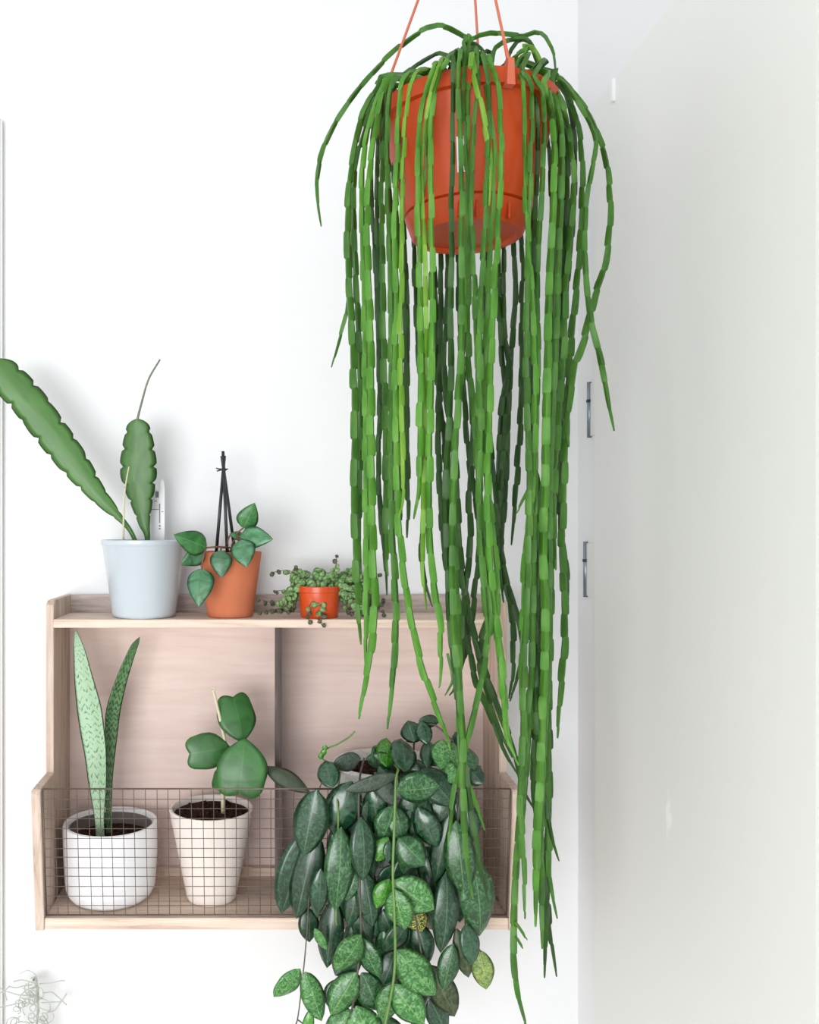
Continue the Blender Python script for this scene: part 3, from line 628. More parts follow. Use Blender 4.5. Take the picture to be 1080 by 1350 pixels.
# base, tip, width in px, depth layer (0 back .. 5 front), kind
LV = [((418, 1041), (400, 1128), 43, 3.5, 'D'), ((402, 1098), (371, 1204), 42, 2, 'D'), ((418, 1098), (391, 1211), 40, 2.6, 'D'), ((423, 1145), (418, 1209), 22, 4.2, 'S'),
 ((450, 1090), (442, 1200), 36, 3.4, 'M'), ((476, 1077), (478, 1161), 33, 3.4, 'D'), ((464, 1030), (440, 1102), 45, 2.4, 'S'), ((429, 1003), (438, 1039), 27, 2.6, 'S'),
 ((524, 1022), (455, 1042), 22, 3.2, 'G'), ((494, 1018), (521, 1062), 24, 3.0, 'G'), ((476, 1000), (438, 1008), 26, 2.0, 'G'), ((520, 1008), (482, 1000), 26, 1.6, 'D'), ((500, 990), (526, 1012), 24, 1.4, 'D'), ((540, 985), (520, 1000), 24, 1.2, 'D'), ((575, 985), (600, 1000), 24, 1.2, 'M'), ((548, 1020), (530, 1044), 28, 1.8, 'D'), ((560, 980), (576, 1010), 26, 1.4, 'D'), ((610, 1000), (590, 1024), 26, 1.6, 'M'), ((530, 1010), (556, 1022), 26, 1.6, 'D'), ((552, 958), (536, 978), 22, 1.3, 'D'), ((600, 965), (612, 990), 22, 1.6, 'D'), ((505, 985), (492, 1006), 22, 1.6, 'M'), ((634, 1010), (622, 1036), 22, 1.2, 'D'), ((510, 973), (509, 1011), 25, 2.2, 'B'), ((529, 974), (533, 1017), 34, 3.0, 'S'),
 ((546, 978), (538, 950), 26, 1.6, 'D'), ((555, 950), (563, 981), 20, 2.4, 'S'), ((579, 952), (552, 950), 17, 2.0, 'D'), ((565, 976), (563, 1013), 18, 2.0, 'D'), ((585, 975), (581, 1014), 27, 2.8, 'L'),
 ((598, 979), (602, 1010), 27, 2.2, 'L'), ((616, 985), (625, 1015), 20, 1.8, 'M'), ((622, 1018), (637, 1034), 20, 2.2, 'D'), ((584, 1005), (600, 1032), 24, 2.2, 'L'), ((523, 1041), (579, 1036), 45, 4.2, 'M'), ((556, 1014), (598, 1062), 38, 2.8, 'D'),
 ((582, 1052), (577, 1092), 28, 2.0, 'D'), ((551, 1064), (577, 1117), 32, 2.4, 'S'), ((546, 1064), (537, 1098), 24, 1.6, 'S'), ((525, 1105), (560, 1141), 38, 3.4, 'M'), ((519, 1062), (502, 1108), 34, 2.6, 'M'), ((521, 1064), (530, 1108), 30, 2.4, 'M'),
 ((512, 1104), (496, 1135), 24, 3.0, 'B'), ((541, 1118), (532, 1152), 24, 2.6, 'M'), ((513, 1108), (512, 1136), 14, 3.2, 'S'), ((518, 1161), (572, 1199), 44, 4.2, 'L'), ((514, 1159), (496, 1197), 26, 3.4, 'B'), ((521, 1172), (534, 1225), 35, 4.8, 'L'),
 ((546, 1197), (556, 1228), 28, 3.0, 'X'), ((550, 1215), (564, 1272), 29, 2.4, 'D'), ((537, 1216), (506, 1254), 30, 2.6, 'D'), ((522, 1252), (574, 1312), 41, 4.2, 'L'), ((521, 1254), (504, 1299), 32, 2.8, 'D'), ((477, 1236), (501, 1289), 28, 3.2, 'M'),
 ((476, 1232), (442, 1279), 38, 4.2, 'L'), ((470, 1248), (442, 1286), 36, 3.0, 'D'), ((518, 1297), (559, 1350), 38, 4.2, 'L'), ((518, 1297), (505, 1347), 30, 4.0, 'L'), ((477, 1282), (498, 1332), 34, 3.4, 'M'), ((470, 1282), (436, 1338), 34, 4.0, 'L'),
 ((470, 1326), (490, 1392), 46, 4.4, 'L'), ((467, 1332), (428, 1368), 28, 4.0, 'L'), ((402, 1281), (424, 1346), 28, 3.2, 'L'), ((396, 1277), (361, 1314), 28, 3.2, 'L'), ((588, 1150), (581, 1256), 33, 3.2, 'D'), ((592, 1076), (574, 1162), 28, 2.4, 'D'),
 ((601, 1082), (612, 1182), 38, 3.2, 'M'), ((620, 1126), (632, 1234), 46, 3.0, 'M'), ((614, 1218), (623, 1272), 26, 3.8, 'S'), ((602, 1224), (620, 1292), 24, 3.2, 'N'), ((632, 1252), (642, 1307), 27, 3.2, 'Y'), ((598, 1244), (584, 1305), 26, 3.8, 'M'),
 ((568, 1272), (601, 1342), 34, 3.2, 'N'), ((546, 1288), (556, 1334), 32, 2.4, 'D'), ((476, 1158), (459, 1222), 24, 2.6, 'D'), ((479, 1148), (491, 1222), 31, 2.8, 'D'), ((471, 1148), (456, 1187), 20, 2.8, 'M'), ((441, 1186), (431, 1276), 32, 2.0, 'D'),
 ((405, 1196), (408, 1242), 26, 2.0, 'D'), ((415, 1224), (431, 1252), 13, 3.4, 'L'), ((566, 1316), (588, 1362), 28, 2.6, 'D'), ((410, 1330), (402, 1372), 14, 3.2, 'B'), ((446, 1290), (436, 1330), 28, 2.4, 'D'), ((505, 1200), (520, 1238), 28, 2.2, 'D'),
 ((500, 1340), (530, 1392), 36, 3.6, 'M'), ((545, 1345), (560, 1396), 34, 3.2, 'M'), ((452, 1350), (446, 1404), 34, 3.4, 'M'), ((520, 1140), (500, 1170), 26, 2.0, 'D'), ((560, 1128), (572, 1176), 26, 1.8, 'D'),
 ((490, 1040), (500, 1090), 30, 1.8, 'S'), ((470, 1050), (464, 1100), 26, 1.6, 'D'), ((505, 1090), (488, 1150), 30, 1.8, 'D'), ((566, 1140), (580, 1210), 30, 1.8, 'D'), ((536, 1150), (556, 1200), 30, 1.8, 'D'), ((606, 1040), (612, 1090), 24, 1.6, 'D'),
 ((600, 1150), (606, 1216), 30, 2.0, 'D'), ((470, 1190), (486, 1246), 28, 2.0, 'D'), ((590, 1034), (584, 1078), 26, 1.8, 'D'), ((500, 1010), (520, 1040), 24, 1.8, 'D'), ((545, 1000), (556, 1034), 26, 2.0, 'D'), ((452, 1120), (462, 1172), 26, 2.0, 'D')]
rl = random.Random(3)
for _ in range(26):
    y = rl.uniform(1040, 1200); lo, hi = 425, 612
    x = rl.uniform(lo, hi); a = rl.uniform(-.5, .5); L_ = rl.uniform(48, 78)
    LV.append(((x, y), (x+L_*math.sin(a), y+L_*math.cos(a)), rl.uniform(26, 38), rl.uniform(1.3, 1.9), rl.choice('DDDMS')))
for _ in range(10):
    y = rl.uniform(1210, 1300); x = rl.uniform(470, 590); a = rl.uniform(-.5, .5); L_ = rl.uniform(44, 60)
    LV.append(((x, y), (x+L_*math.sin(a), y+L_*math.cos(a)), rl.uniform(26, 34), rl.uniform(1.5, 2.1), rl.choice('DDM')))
def ldep(l, y):
    front = 1.105 if y > 1030 else 1.105+min(1, (1030-y)/70)*0.065
    return front-(l-2)*0.014
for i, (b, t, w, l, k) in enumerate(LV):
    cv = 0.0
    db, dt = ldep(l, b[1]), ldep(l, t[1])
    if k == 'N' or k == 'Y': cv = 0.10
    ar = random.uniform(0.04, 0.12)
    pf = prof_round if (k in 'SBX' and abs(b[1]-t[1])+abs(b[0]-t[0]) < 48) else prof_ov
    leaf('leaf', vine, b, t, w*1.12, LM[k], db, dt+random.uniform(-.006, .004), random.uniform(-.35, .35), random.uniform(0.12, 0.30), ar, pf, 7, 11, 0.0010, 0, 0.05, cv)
for pts, r, m in [([(508, 1000, 1.2), (524, 1012, 1.11), (522, 1030, 1.085), (520, 1090, 1.075), (518, 1150, 1.066), (520, 1200, 1.062), (521, 1260, 1.066), (518, 1298, 1.066), (508, 1350, 1.066), (500, 1390, 1.066)], .0017, 'greenstem'),
   ([(480, 1000, 1.2), (474, 1030, 1.10), (473, 1090, 1.093), (474, 1160, 1.088), (476, 1235, 1.084), (471, 1284, 1.078), (463, 1340, 1.074), (458, 1390, 1.074)], .0014, 'darkstem'),
   ([(460, 1000, 1.2), (425, 1030, 1.10), (412, 1100, 1.094), (407, 1190, 1.094), (404, 1238, 1.092), (400, 1280, 1.09), (392, 1345, 1.09), (384, 1352, 1.09)], .0009, 'darkstem'),
   ([(392, 1344, 1.09), (400, 1350, 1.09), (406, 1358, 1.09)], .0009, 'darkstem'), ([(450, 1010, 1.19), (445, 1050, 1.1), (446, 1090, 1.092), (443, 1200, 1.09), (444, 1220, 1.09)], .0013, 'greenstem'),
   ([(560, 1000, 1.2), (580, 1030, 1.11), (592, 1080, 1.10), (590, 1150, 1.094), (600, 1240, 1.09), (585, 1290, 1.086)], .0014, 'darkstem'), ([(570, 1000, 1.2), (604, 1040, 1.11), (604, 1090, 1.1), (620, 1130, 1.096), (614, 1220, 1.09), (634, 1255, 1.088)], .0014, 'darkstem'),
   ([(545, 1010, 1.19), (548, 970, 1.18), (566, 955, 1.165), (582, 962, 1.15), (598, 978, 1.15)], .0013, 'darkstem'), ([(462, 1006, 1.145), (440, 1006, 1.14), (425, 1000, 1.138), (430, 988, 1.14), (445, 981, 1.145), (460, 972, 1.15), (468, 964, 1.15)], .0012, 'greenstem'),
   ([(560, 1010, 1.19), (580, 1000, 1.15), (610, 1000, 1.14), (630, 1022, 1.13)], .0012, 'darkstem'), ([(545, 1190, 1.08), (556, 1260, 1.08), (566, 1316, 1.08)], .0012, 'darkstem')]:
    tube('vine_stem', [P(*p) for p in pts], r, M[m], vine, 6)
for x, y in ((424, 996), (428, 990), (422, 1001)): leaf('bud_leaf', vine, (x, y), (x+random.uniform(-5, 7), y-8), 8, LM['B'], 1.137, 1.135)

# ------------------------------------------------------------------ hanging basket of jointed stems
PD_, PXC = 0.95, 616
pc = P(PXC, 0, PD_); ZR = EYE+0.452; ZBOT = EYE+0.315
hang = empty('hanging_plant', (pc.x, pc.y, ZBOT), 'orange plastic hanging pot with long jointed green stems trailing down', 'hanging plant')
H = ZR-ZBOT; rt = 0.0965
lathe('pot', [(0, 0.004), (0.050, 0.004), (0.052, 0), (0.0580, 0), (0.0600, 0.0025), (0.0672, 0.0225), (0.0640, 0.0235), (0.0640, 0.0245), (0.0680, 0.0255), (rt-0.007, H-0.018), (rt-0.006, H-0.0165), (rt, H-0.016), (rt+0.0015, H-0.001), (rt, H), (rt-0.003, H), (rt-0.006, H-0.012), (rt-0.012, H-0.03), (0, H-0.03)], (pc.x, pc.y, ZBOT), M['terra_plastic'], hang, 84)
soil_disc(rt-0.008, (pc.x, pc.y, ZR-0.015), hang, 0.004)
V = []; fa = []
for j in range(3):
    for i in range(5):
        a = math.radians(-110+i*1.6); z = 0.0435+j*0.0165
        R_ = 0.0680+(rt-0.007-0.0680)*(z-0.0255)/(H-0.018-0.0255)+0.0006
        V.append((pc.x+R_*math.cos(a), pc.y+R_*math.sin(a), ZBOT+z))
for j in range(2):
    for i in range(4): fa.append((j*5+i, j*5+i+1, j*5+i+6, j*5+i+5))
mk('patch', V, fa, M['tagw'], hang)['label'] = 'small white patch'  # small white patch following the pot wall
for k in range(4):
    a = math.radians(-110+k*16); q = Vector((pc.x+0.064*math.cos(a), pc.y+0.064*math.sin(a), ZBOT+0.009))
    boxes('drip_rib', [(q-Vector((0.001, 0.0035, 0.008)), q+Vector((0.001, 0.0035, 0.008)))], M['terra_plastic'], hang, 0.0005)
hook = Vector((pc.x, pc.y, EYE+0.72))
for ca in (math.radians(-78), math.radians(188), math.radians(66)):
    e = Vector((pc.x+(rt+0.001)*math.cos(ca), pc.y+(rt+0.001)*math.sin(ca), ZR-0.004))
    dirv = Vector((math.cos(ca), math.sin(ca), 0)); sv = Vector((-dirv.y, dirv.x, 0))
    V = []; 
    for z in (-0.016, 0.010):
        for o_, s_ in ((-0.004, -0.0045), (0.0045, -0.0045), (0.0045, 0.0045), (-0.004, 0.0045)):
            V.append(e+dirv*o_+sv*(s_*(1.0 if z < 0 else 0.7))+Vector((0, 0, z)))
    cl = mk('cord_clip', V, [(0, 3, 2, 1), (4, 5, 6, 7), (0, 1, 5, 4), (1, 2, 6, 5), (2, 3, 7, 6), (3, 0, 4, 7)], M['cord'], hang, False)
    tube('cord', [e+Vector((0, 0, 0.006)), hook], lambda t: 0.0024-0.0009*min(1, t*8), M['cord'], hang, 8, 8)
tube('hanger_hook', [hook+Vector((-0.006, 0, -0.012)), hook+Vector((0, 0, -0.002)), hook+Vector((0, 0, 0.03)), hook+Vector((0.012, 0, 0.05)), hook+Vector((0.004, 0, 0.066)), hook+Vector((-0.006, 0, 0.056))], 0.0025, M['cord'], hang, 8)
ch = empty('ceiling_hook', (pc.x, pc.y, ZC), 'thin steel hook wire fixed to the ceiling above the hanging pot', 'hook')
tube('hook_wire', [(pc.x, pc.y, ZC), (pc.x, pc.y, hook.z+0.080), (pc.x+0.008, pc.y, hook.z+0.066), (pc.x+0.004, pc.y, hook.z+0.060)], 0.002, M['steel'], ch, 8)
lathe('hook_plate', [(0, -0.004), (0.018, -0.004), (0.02, -0.001), (0.02, 0), (0, 0)], (pc.x, pc.y, ZC), M['steel'], ch, 24)

def jointed(pts3, r0, mat, tipf=0.16):
    """A chain of three-winged segments, each turned 60 degrees against the one above."""
    path = cat(pts3, 10)
    def stops(tot):
        out = [0.0]; s = 0.0
        while s < tot-0.010: s = min(tot, s+random.uniform(0.019, 0.030)); out.append(s)
        if out[-1] < tot: out.append(tot)
        return out
    _, st, tot = resample(path, stops)
    rows = []
    for k in range(len(st)-1):
        a, b = st[k], st[k+1]; L = b-a
        rows += [(a+L*0.04, k, 0.90), (a+L*0.25, k, 0.98), (a+L*0.70, k, 1.04), (a+L*0.96, k, 0.99)]
    q, _, _ = resample(path, lambda t: [r[0] for r in rows])
    fr = frames(q); V = []; fa = []; ph = random.uniform(0, 2.1)
    for i, (s, k, m) in enumerate(rows):
        u = s/tot; e = min(1.0, (tot-s)/min(0.075, 0.4*tot)); rad = r0*m*(0.20+0.80*e**0.75)
        rad *= 0.72+0.28*min(1, max(0, (ZR-0.05-q[i].z)/0.25))
        t, n, b = fr[i]
        j = 0.0003*math.sin(k*2.3+ph)
        for c in range(6):
            w = 1.10 if (c+k) % 2 == 0 else 0.78
            an = ph+c*math.pi/3
            V.append(q[i]+n*(rad*w*math.cos(an)+j)+b*(rad*w*math.sin(an)+j))
    for i in range(len(rows)-1):
        for c in range(6):
            c2 = (c+1) % 6; fa.append((i*6+c, i*6+c2, (i+1)*6+c2, (i+1)*6+c))
    m_ = (len(rows)-1)*6
    fa.append((5, 4, 3, 2, 1, 0)); fa.append(tuple(m_+c for c in range(6)))
    o = mk('stem', V, fa, mat, hang, True)
    try: o.data.set_sharp_from_angle(angle=math.radians(50))
    except Exception: pass
    return o
def over_rim(x, y, d):
    p = P(x, y, d); v = Vector((p.x-pc.x, p.y-pc.y, 0)); v.normalize()
    c0 = Vector((pc.x, pc.y, ZR-0.015))+v*random.uniform(0.01, 0.05)+Vector((random.uniform(-.02, .02), random.uniform(-.02, .02), 0))
    c1 = c0+v*0.012+Vector((0, 0, random.uniform(0.022, 0.036)))
    c2 = Vector((pc.x, pc.y, 0))+v*(rt-0.004); c2.z = max(ZR+0.008, min(p.z+0.012, ZR+0.03))
    return [c0, c1, c2]
# depth, start (f over the front or side rim, b over the back rim, n as listed), radius in px, tone, path in photo pixels
ST = [
 (.93, 'f', 6, 'm', [(500, 112), (478, 150), (464, 215), (458, 290), (460, 370), (465, 450), (468, 560), (467, 650), (470, 740), (472, 800), (476, 850)]),
 (.95, 'f', 5.4, 'm', [(502, 110), (484, 160), (468, 225), (467, 300), (471, 400), (475, 480), (476, 560), (474, 640), (473, 700), (476, 756)]),
 (.91, 'f', 6, 'g', [(505, 114), (488, 160), (478, 220), (478, 300), (481, 400), (482, 480), (483, 560), (483, 650), (484, 740), (483, 800), (482, 877)]),
 (.90, 'f', 6.2, 'g', [(508, 112), (497, 160), (487, 230), (484, 310), (487, 400), (489, 480), (489, 560), (490, 650), (492, 740), (494, 805), (487, 868), (473, 948)]),
 (.96, 'f', 4.4, 'm', [(499, 112), (474, 170), (464, 240), (463, 320), (459, 400), (449, 442), (437, 485)]),
 (1.0, 'f', 4.2, 'd', [(506, 110), (492, 170), (490, 250), (494, 330), (498, 420), (501, 520), (499, 600), (500, 650), (504, 700), (508, 740), (510, 786)]),
 (.98, 'f', 5, 'd', [(510, 112), (500, 170), (497, 250), (498, 330), (500, 420), (501, 500), (502, 580)]),
 (.92, 'f', 5.6, 'm', [(512, 115), (506, 170), (503, 250), (504, 330), (505, 420), (507, 500), (509, 600), (509, 680), (510, 740), (512, 760)]),
 (.89, 'f', 5.6, 'm', [(516, 114), (511, 170), (511, 250), (514, 330), (516, 420), (516, 520), (516, 600), (517, 700), (521, 770), (522, 820), (519, 880), (511, 962)]),
 (.86, 'f', 5.4, 'g', [(532, 104), (526, 140), (524, 200), (520, 300), (523, 400), (521, 480), (523, 600), (526, 690), (533, 760), (543, 822), (557, 882), (575, 932), (588, 968), (594, 990)]),
 (.855, 'f', 4.6, 'y', [(547, 98), (537, 135), (532, 200), (530, 270), (530, 340), (528, 440), (530, 560), (532, 640), (527, 684)]),
 (.95, 'n', 5.2, 'd', [(520, 112), (519, 200), (524, 300), (530, 350), (534, 420), (536, 520), (536, 600), (538, 660), (537, 710)]),
 (.85, 'f', 5.6, 'g', [(572, 88), (560, 125), (552, 180), (551, 270), (553, 330), (554, 400), (555, 480), (554, 560), (553, 640), (549, 665), (545, 685)]),
 (.845, 'f', 5.6, 'g', [(590, 78), (577, 105), (569, 150), (568, 220), (569, 300), (570, 400), (569, 480), (567, 560), (566, 650), (567, 720), (575, 790), (581, 830), (581, 880), (579, 907)]),
 (.85, 'f', 4.2, 'y', [(580, 84), (566, 130), (558, 190), (556, 240), (560, 330), (562, 430), (560, 560), (559, 650), (557, 740), (562, 805)]),
 (.845, 'f', 5, 'd', [(598, 76), (597, 130), (597, 200), (595, 280), (596, 340), (594, 400), (595, 480), (592, 560), (588, 640), (590, 740), (594, 830), (602, 900), (608, 960), (613, 1010), (621, 1070), (630, 1120), (637, 1160), (645, 1196)]),
 (.84, 'f', 5.2, 'm', [(606, 72), (604, 120), (607, 180), (609, 250), (608, 330), (609, 400), (607, 480), (602, 560), (598, 650), (596, 740), (598, 830), (605, 900), (610, 970), (610, 1030), (612, 1080), (616, 1140), (624, 1186)]),
 (.835, 'n', 5.6, 'y', [(620, 90), (623, 68), (626, 102), (633, 132), (639, 163), (645, 193), (647, 225), (645, 272)]),
 (.845, 'f', 4.8, 'm', [(630, 72), (629, 120), (625, 170), (622, 230), (621, 285), (624, 330), (626, 390), (630, 480), (631, 560), (633, 650), (640, 740), (646, 800), (645, 835), (638, 880), (630, 920), (621, 957), (612, 993), (601, 1034), (594, 1080), (591, 1117)]),
 (.84, 'f', 5.4, 'm', [(637, 76), (643, 105), (645, 150), (642, 230), (640, 300), (637, 345), (634, 400), (632, 480), (634, 560), (632, 650), (635, 740), (640, 800), (643, 850)]),
 (.84, 'f', 5.6, 'g', [(646, 80), (656, 110), (660, 160), (661, 220), (658, 270), (656, 320), (653, 360), (651, 400), (647, 480), (645, 560), (643, 640), (645, 720), (650, 790), (656, 830), (661, 870), (664, 920), (668, 970), (680, 1000)]),
 (.86, 'f', 4.6, 'm', [(613, 72), (611, 120), (614, 190), (618, 250), (621, 300), (618, 380), (618, 470), (626, 560), (631, 640), (640, 740), (648, 830)]),
 (.875, 'f', 5.2, 'm', [(688, 92), (699, 108), (702, 140), (700, 200), (699, 250), (697, 290), (696, 340), (695, 400), (694, 480), (696, 560), (698, 640), (696, 760), (692, 850), (690, 930), (689, 990), (686, 1060), (690, 1130), (692, 1180), (692, 1212)]),
 (.89, 'f', 5.2, 'm', [(704, 100), (715, 120), (718, 160), (716, 220), (713, 280), (709, 340), (708, 400), (709, 480), (706, 560), (705, 650), (703, 740), (702, 830), (700, 900), (692, 960), (690, 1000), (684, 1100), (680, 1150), (677, 1230), (678, 1270), (683, 1312), (696, 1360)]),
 (.90, 'f', 4.6, 'd', [(700, 104), (708, 140), (709, 200), (706, 280), (704, 350), (702, 440), (700, 540), (703, 620), (706, 700), (706, 790), (706, 870), (706, 930), (710, 990), (716, 1040), (722, 1075), (728, 1105), (737, 1135)]),
 (.90, 'n', 5.4, 'y', [(690, 60), (703, 64), (714, 88), (722, 116), (728, 140), (733, 163)]),
 (.93, 'n', 5, 'm', [(610, 92), (607, 70), (625, 50), (645, 43), (665, 45), (690, 47), (703, 42), (715, 45), (724, 56), (731, 75), (733, 92), (736, 98)]),
 (.93, 'n', 5, 'm', [(648, 88), (652, 64), (665, 55), (684, 51), (698, 55), (705, 72), (716, 100), (726, 130), (731, 180), (731, 260), (728, 330), (726, 400), (724, 482), (724, 560), (725, 650), (727, 740), (726, 820), (724, 900), (722, 980), (722, 1060), (724, 1120), (725, 1160), (735, 1212)]),
 (.93, 'n', 4.6, 'd', [(668, 100), (670, 78), (676, 62), (688, 52), (701, 60), (712, 85), (725, 110), (740, 150), (748, 200), (749, 270), (744, 340), (741, 400), (737, 440)]),
 (.94, 'n', 5.8, 'm', [(668, 96), (680, 79), (700, 84), (722, 96), (742, 105), (760, 128), (777, 152), (789, 180), (798, 205), (803, 240), (805, 280), (801, 330), (795, 360), (785, 388), (775, 430), (766, 460), (758, 480), (752, 520), (748, 560), (750, 590)]),
 (.92, 'n', 5, 'm', [(672, 98), (690, 84), (720, 97), (745, 110), (765, 140), (782, 170), (786, 195), (779, 230), (773, 270), (771, 310), (772, 350), (775, 390), (781, 430), (790, 465), (797, 500), (803, 535), (810, 568)]),
 (.95, 'f', 5.6, 'm', [(735, 110), (751, 132), (761, 160), (767, 200), (768, 250), (766, 300), (763, 350), (758, 400), (753, 450), (750, 500), (746, 560), (743, 650), (741, 720), (744, 780), (745, 838), (742, 880), (738, 925), (735, 974)]),
 (.99, 'f', 5, 'd', [(738, 112), (752, 145), (758, 190), (757, 270), (752, 330), (747, 380), (742, 440), (741, 500), (738, 560), (739, 640), (740, 700), (747, 760), (746, 820), (745, 842)]),
 (.92, 'f', 5.6, 'm', [(728, 108), (743, 140), (751, 180), (756, 220), (756, 270), (750, 330), (745, 390), (744, 450), (739, 510), (736, 560), (731, 620), (730, 680), (733, 752)]),
 (.90, 'f', 6, 'm', [(722, 108), (735, 140), (741, 180), (741, 240), (738, 300), (736, 360), (734, 420), (731, 482), (727, 560), (724, 650), (724, 740), (722, 820), (721, 900), (716, 980), (713, 1060), (712, 1120), (714, 1180), (715, 1252)]),
 (.89, 'f', 6.4, 'g', [(716, 112), (727, 150), (731, 200), (730, 260), (727, 320), (724, 380), (722, 482), (720, 560), (719, 640), (716, 720), (719, 800), (718, 880), (714, 960), (712, 1030), (708, 1100), (707, 1160), (706, 1222)]),
 (.94, 'f', 5, 'd', [(730, 112), (738, 160), (741, 230), (735, 310), (733, 400), (731, 500), (728, 600), (718, 660), (714, 740), (714, 830), (712, 900), (706, 960), (704, 1040), (714, 1110), (720, 1160), (720, 1210), (719, 1250), (718, 1290)]),
 (.93, 'f', 5, 'm', [(726, 112), (736, 170), (737, 250), (731, 330), (730, 430), (727, 530), (716, 640), (708, 730), (705, 830), (700, 930), (694, 1010), (690, 1060), (684, 1130)]),
 (.97, 'f', 5, 'd', [(733, 114), (744, 160), (747, 240), (743, 320), (738, 420), (736, 520), (732, 640), (724, 760), (723, 860), (724, 960), (724, 1060), (720, 1140), (722, 1200), (727, 1242), (734, 1288)]),
 # hanging behind the pot
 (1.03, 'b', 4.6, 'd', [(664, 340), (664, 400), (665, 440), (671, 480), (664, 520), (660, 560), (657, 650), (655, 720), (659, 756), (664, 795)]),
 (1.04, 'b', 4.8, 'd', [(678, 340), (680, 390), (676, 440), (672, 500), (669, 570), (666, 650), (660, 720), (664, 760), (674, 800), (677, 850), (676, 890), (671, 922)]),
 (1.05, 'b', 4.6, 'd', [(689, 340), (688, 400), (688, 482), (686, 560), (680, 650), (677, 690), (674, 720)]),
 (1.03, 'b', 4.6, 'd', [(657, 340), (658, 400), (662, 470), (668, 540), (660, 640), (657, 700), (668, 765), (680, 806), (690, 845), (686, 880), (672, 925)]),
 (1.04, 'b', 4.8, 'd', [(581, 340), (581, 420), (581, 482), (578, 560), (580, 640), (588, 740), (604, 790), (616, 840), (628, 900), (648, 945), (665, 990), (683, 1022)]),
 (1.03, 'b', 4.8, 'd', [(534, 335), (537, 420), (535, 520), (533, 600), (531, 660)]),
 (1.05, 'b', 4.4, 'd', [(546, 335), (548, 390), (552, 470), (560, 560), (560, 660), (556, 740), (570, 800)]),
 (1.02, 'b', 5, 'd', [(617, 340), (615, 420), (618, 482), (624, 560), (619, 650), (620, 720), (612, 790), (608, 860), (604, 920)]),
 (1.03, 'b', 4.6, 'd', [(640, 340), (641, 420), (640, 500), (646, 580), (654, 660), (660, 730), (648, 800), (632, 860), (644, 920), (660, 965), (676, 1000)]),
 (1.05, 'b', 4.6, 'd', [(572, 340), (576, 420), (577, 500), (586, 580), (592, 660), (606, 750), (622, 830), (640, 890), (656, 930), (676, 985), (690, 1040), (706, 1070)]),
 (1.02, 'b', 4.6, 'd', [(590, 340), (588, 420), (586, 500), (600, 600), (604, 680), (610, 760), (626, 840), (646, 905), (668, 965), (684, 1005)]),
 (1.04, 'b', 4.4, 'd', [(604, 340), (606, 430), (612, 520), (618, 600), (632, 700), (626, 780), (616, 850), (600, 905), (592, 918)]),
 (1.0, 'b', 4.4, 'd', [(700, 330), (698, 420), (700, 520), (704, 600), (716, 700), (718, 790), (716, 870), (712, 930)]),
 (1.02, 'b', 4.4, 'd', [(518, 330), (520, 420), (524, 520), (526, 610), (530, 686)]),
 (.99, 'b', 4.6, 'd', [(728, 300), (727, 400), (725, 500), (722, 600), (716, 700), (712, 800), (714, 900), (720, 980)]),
 # on the near side lower down
 (.86, 'n', 5, 'g', [(640, 110), (652, 200), (646, 330), (641, 470), (640, 600), (650, 700), (656, 770), (655, 830), (662, 890), (668, 950), (674, 985), (684, 1010)]),
 (.87, 'f', 5, 'g', [(618, 72), (617, 130), (616, 250), (614, 380), (606, 520), (596, 640), (600, 740), (604, 820), (606, 900), (606, 960), (610, 1010), (620, 1040), (630, 1066), (640, 1096)]),
 (.88, 'f', 4.8, 'g', [(680, 90), (690, 112), (692, 180), (694, 280), (702, 400), (706, 520), (702, 640), (692, 740), (690, 820), (688, 900), (692, 980), (686, 1040)]),
 # short arching ones around the crown
 (.95, 'n', 5.4, 'm', [(618, 98), (624, 62), (606, 44), (580, 34), (550, 44), (515, 72), (486, 102), (462, 132), (441, 164), (425, 200), (418, 235), (419, 265), (424, 300)]),
 (.93, 'n', 4.4, 'd', [(612, 100), (600, 82), (582, 70), (562, 78), (545, 90), (532, 102), (527, 130), (526, 190), (528, 260)]),
 (.90, 'n', 4.4, 'm', [(620, 100), (606, 66), (590, 76), (576, 100), (566, 150), (562, 200), (560, 260)]),
 (.94, 'n', 4.2, 'd', [(545, 112), (540, 92), (528, 102), (514, 100), (506, 122), (503, 160), (500, 220)]),
 (.96, 'n', 4.6, 'd', [(630, 100), (640, 68), (652, 72), (644, 86), (636, 92)]),
 (.92, 'n', 4.6, 'd', [(600, 98), (608, 66), (622, 56), (636, 66), (646, 86)]),
 (.90, 'n', 4.4, 'm', [(608, 96), (613, 74), (618, 66), (622, 84), (624, 102)]),
]
def clear_pot(x, y, d):
    step = -0.003 if d < PD_ else 0.003
    for _ in range(60):
        p = P(x, y, d); z = p.z-ZBOT
        if z < -0.004 or p.z > ZR+0.006: return p
        R_ = (rt+0.008) if z > H-0.026 else 0.0665+(rt-0.008-0.0665)*max(0, (z-0.02)/(H-0.04))+0.006
        if math.hypot(p.x-pc.x, p.y-pc.y) >= R_: return p
        d += step
    return p
for (d, st, r, k, pts) in ST:
    y0 = pts[0][1]
    q = [(clear_pot if (st != 'n' or i > 3) else P)(x, y, d+0.006*math.sin(i*1.7+r)) for i, (x, y) in enumerate(pts)]
    if st == 'f': q = over_rim(pts[0][0], y0, d)+q
    elif st == 'b':
        p = P(pts[0][0], y0, d); v = Vector((p.x-pc.x, p.y-pc.y, 0)).normalized()
        q = [Vector((pc.x, pc.y, ZR-0.015))+v*0.05, Vector((pc.x, pc.y, ZR+0.012))+v*0.075, Vector((pc.x, pc.y, ZR-0.004))+v*(rt+0.008)]+q
    jointed(q, px(r, d)*0.90, SM[k])
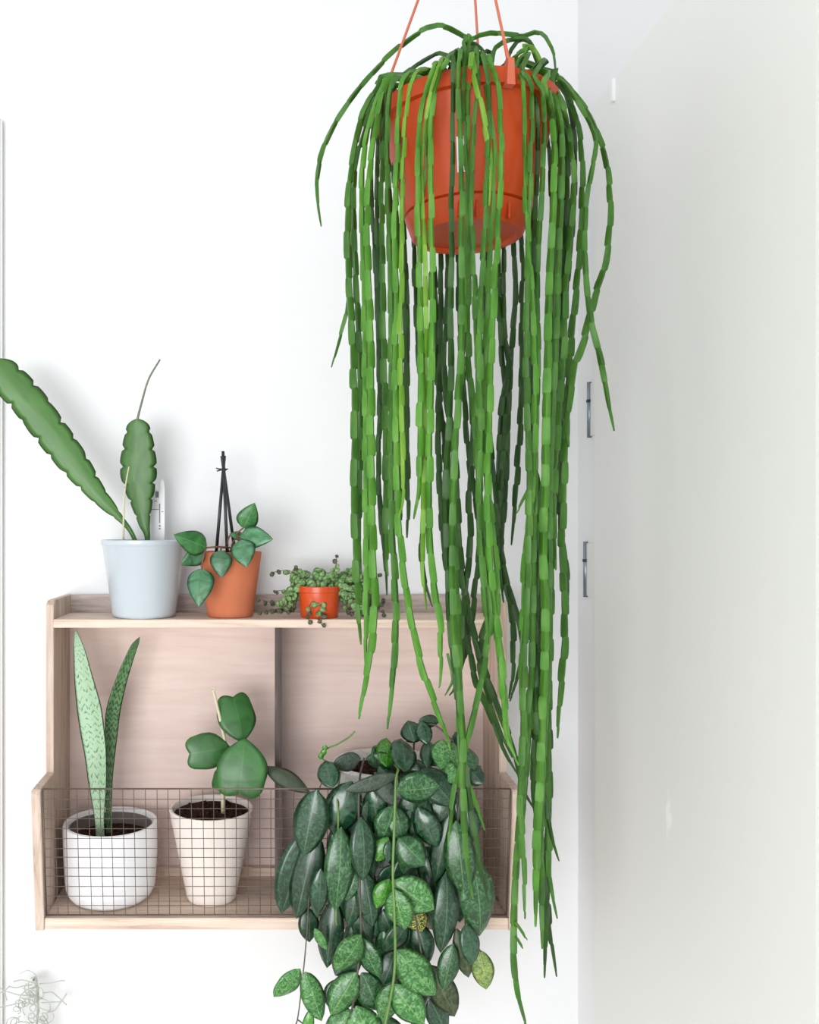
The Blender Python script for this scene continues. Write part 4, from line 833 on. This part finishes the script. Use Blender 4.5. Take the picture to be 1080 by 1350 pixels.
for pts, d in (([(679, 1214), (688, 1226), (695, 1240)], .888), ([(680, 1234), (686, 1242), (690, 1251)], .886), ([(700, 640), (692, 655), (681, 677)], .876), ([(590, 860), (597, 895), (586, 918)], .85)):
    jointed([P(x, y, d) for x, y in pts], 0.0016, SM['m'])

# ------------------------------------------------------------------ curly air plant hung on the wall, lower left
ap = empty('air_plant', P(44, 1290, YW), 'tangle of thin curly silver-grey air plant strands below the wooden shelf', 'air plant')
LT = []
for k in range(150):
    y = 1290+220*random.random()**0.9; sp = 6+min(42, (y-1290)*0.45)
    x = 48+random.gauss(0, 0.45)*sp-(y-1290)*0.10; d = 1.282-random.random()*0.03
    p = P(x, y, d); a = random.uniform(0, 6.28); da = random.choice((-1, 1))*random.uniform(0.15, 0.9); pts = [p]
    el = random.uniform(-.6, .4)
    for i in range(9):
        p = p+Vector((math.cos(a), random.uniform(-.25, .25), math.sin(a)*0.9-0.15))*random.uniform(.0035, .0052); a += da
        p.y = min(p.y, YW-0.003); pts.append(p)
    LT.append((cat(pts, 2), 0.0007))
for pts in ([(44, 1296), (30, 1292), (18, 1294)], [(42, 1298), (30, 1300), (22, 1302), (12, 1301)], [(52, 1297), (66, 1296), (80, 1293), (86, 1293)], [(56, 1309), (68, 1308), (76, 1314), (88, 1325)], [(54, 1322), (70, 1321), (80, 1320), (88, 1310)], [(62, 1335), (72, 1332), (78, 1324), (83, 1318)],
            [(42, 1312), (26, 1312), (12, 1308), (6, 1307)], [(6, 1307), (12, 1300)], [(6, 1307), (9, 1319)], [(8, 1308), (-3, 1300)], [(8, 1307), (-4, 1309)], [(30, 1321), (14, 1325), (0, 1328)], [(40, 1290), (46, 1288), (50, 1294)], [(56, 1338), (62, 1346), (66, 1356)]):
    LT.append((cat([P(x, y, 1.275) for x, y in pts], 6), 0.0008))
st_ = multi_tube('strands', LT, M['moss'], ap, 4); st_['kind'] = 'stuff'
tube('nail', [P(44, 1292, YW), P(44, 1292, 1.27)], 0.0014, M['steel'], ap, 8, 1)
tube('core_stem', [P(44, 1290, 1.276), P(49, 1300, 1.276), P(50, 1330, 1.274), P(46, 1380, 1.274), P(42, 1470, 1.276)], lambda t: 0.0022-0.001*t, M['moss'], ap, 6)
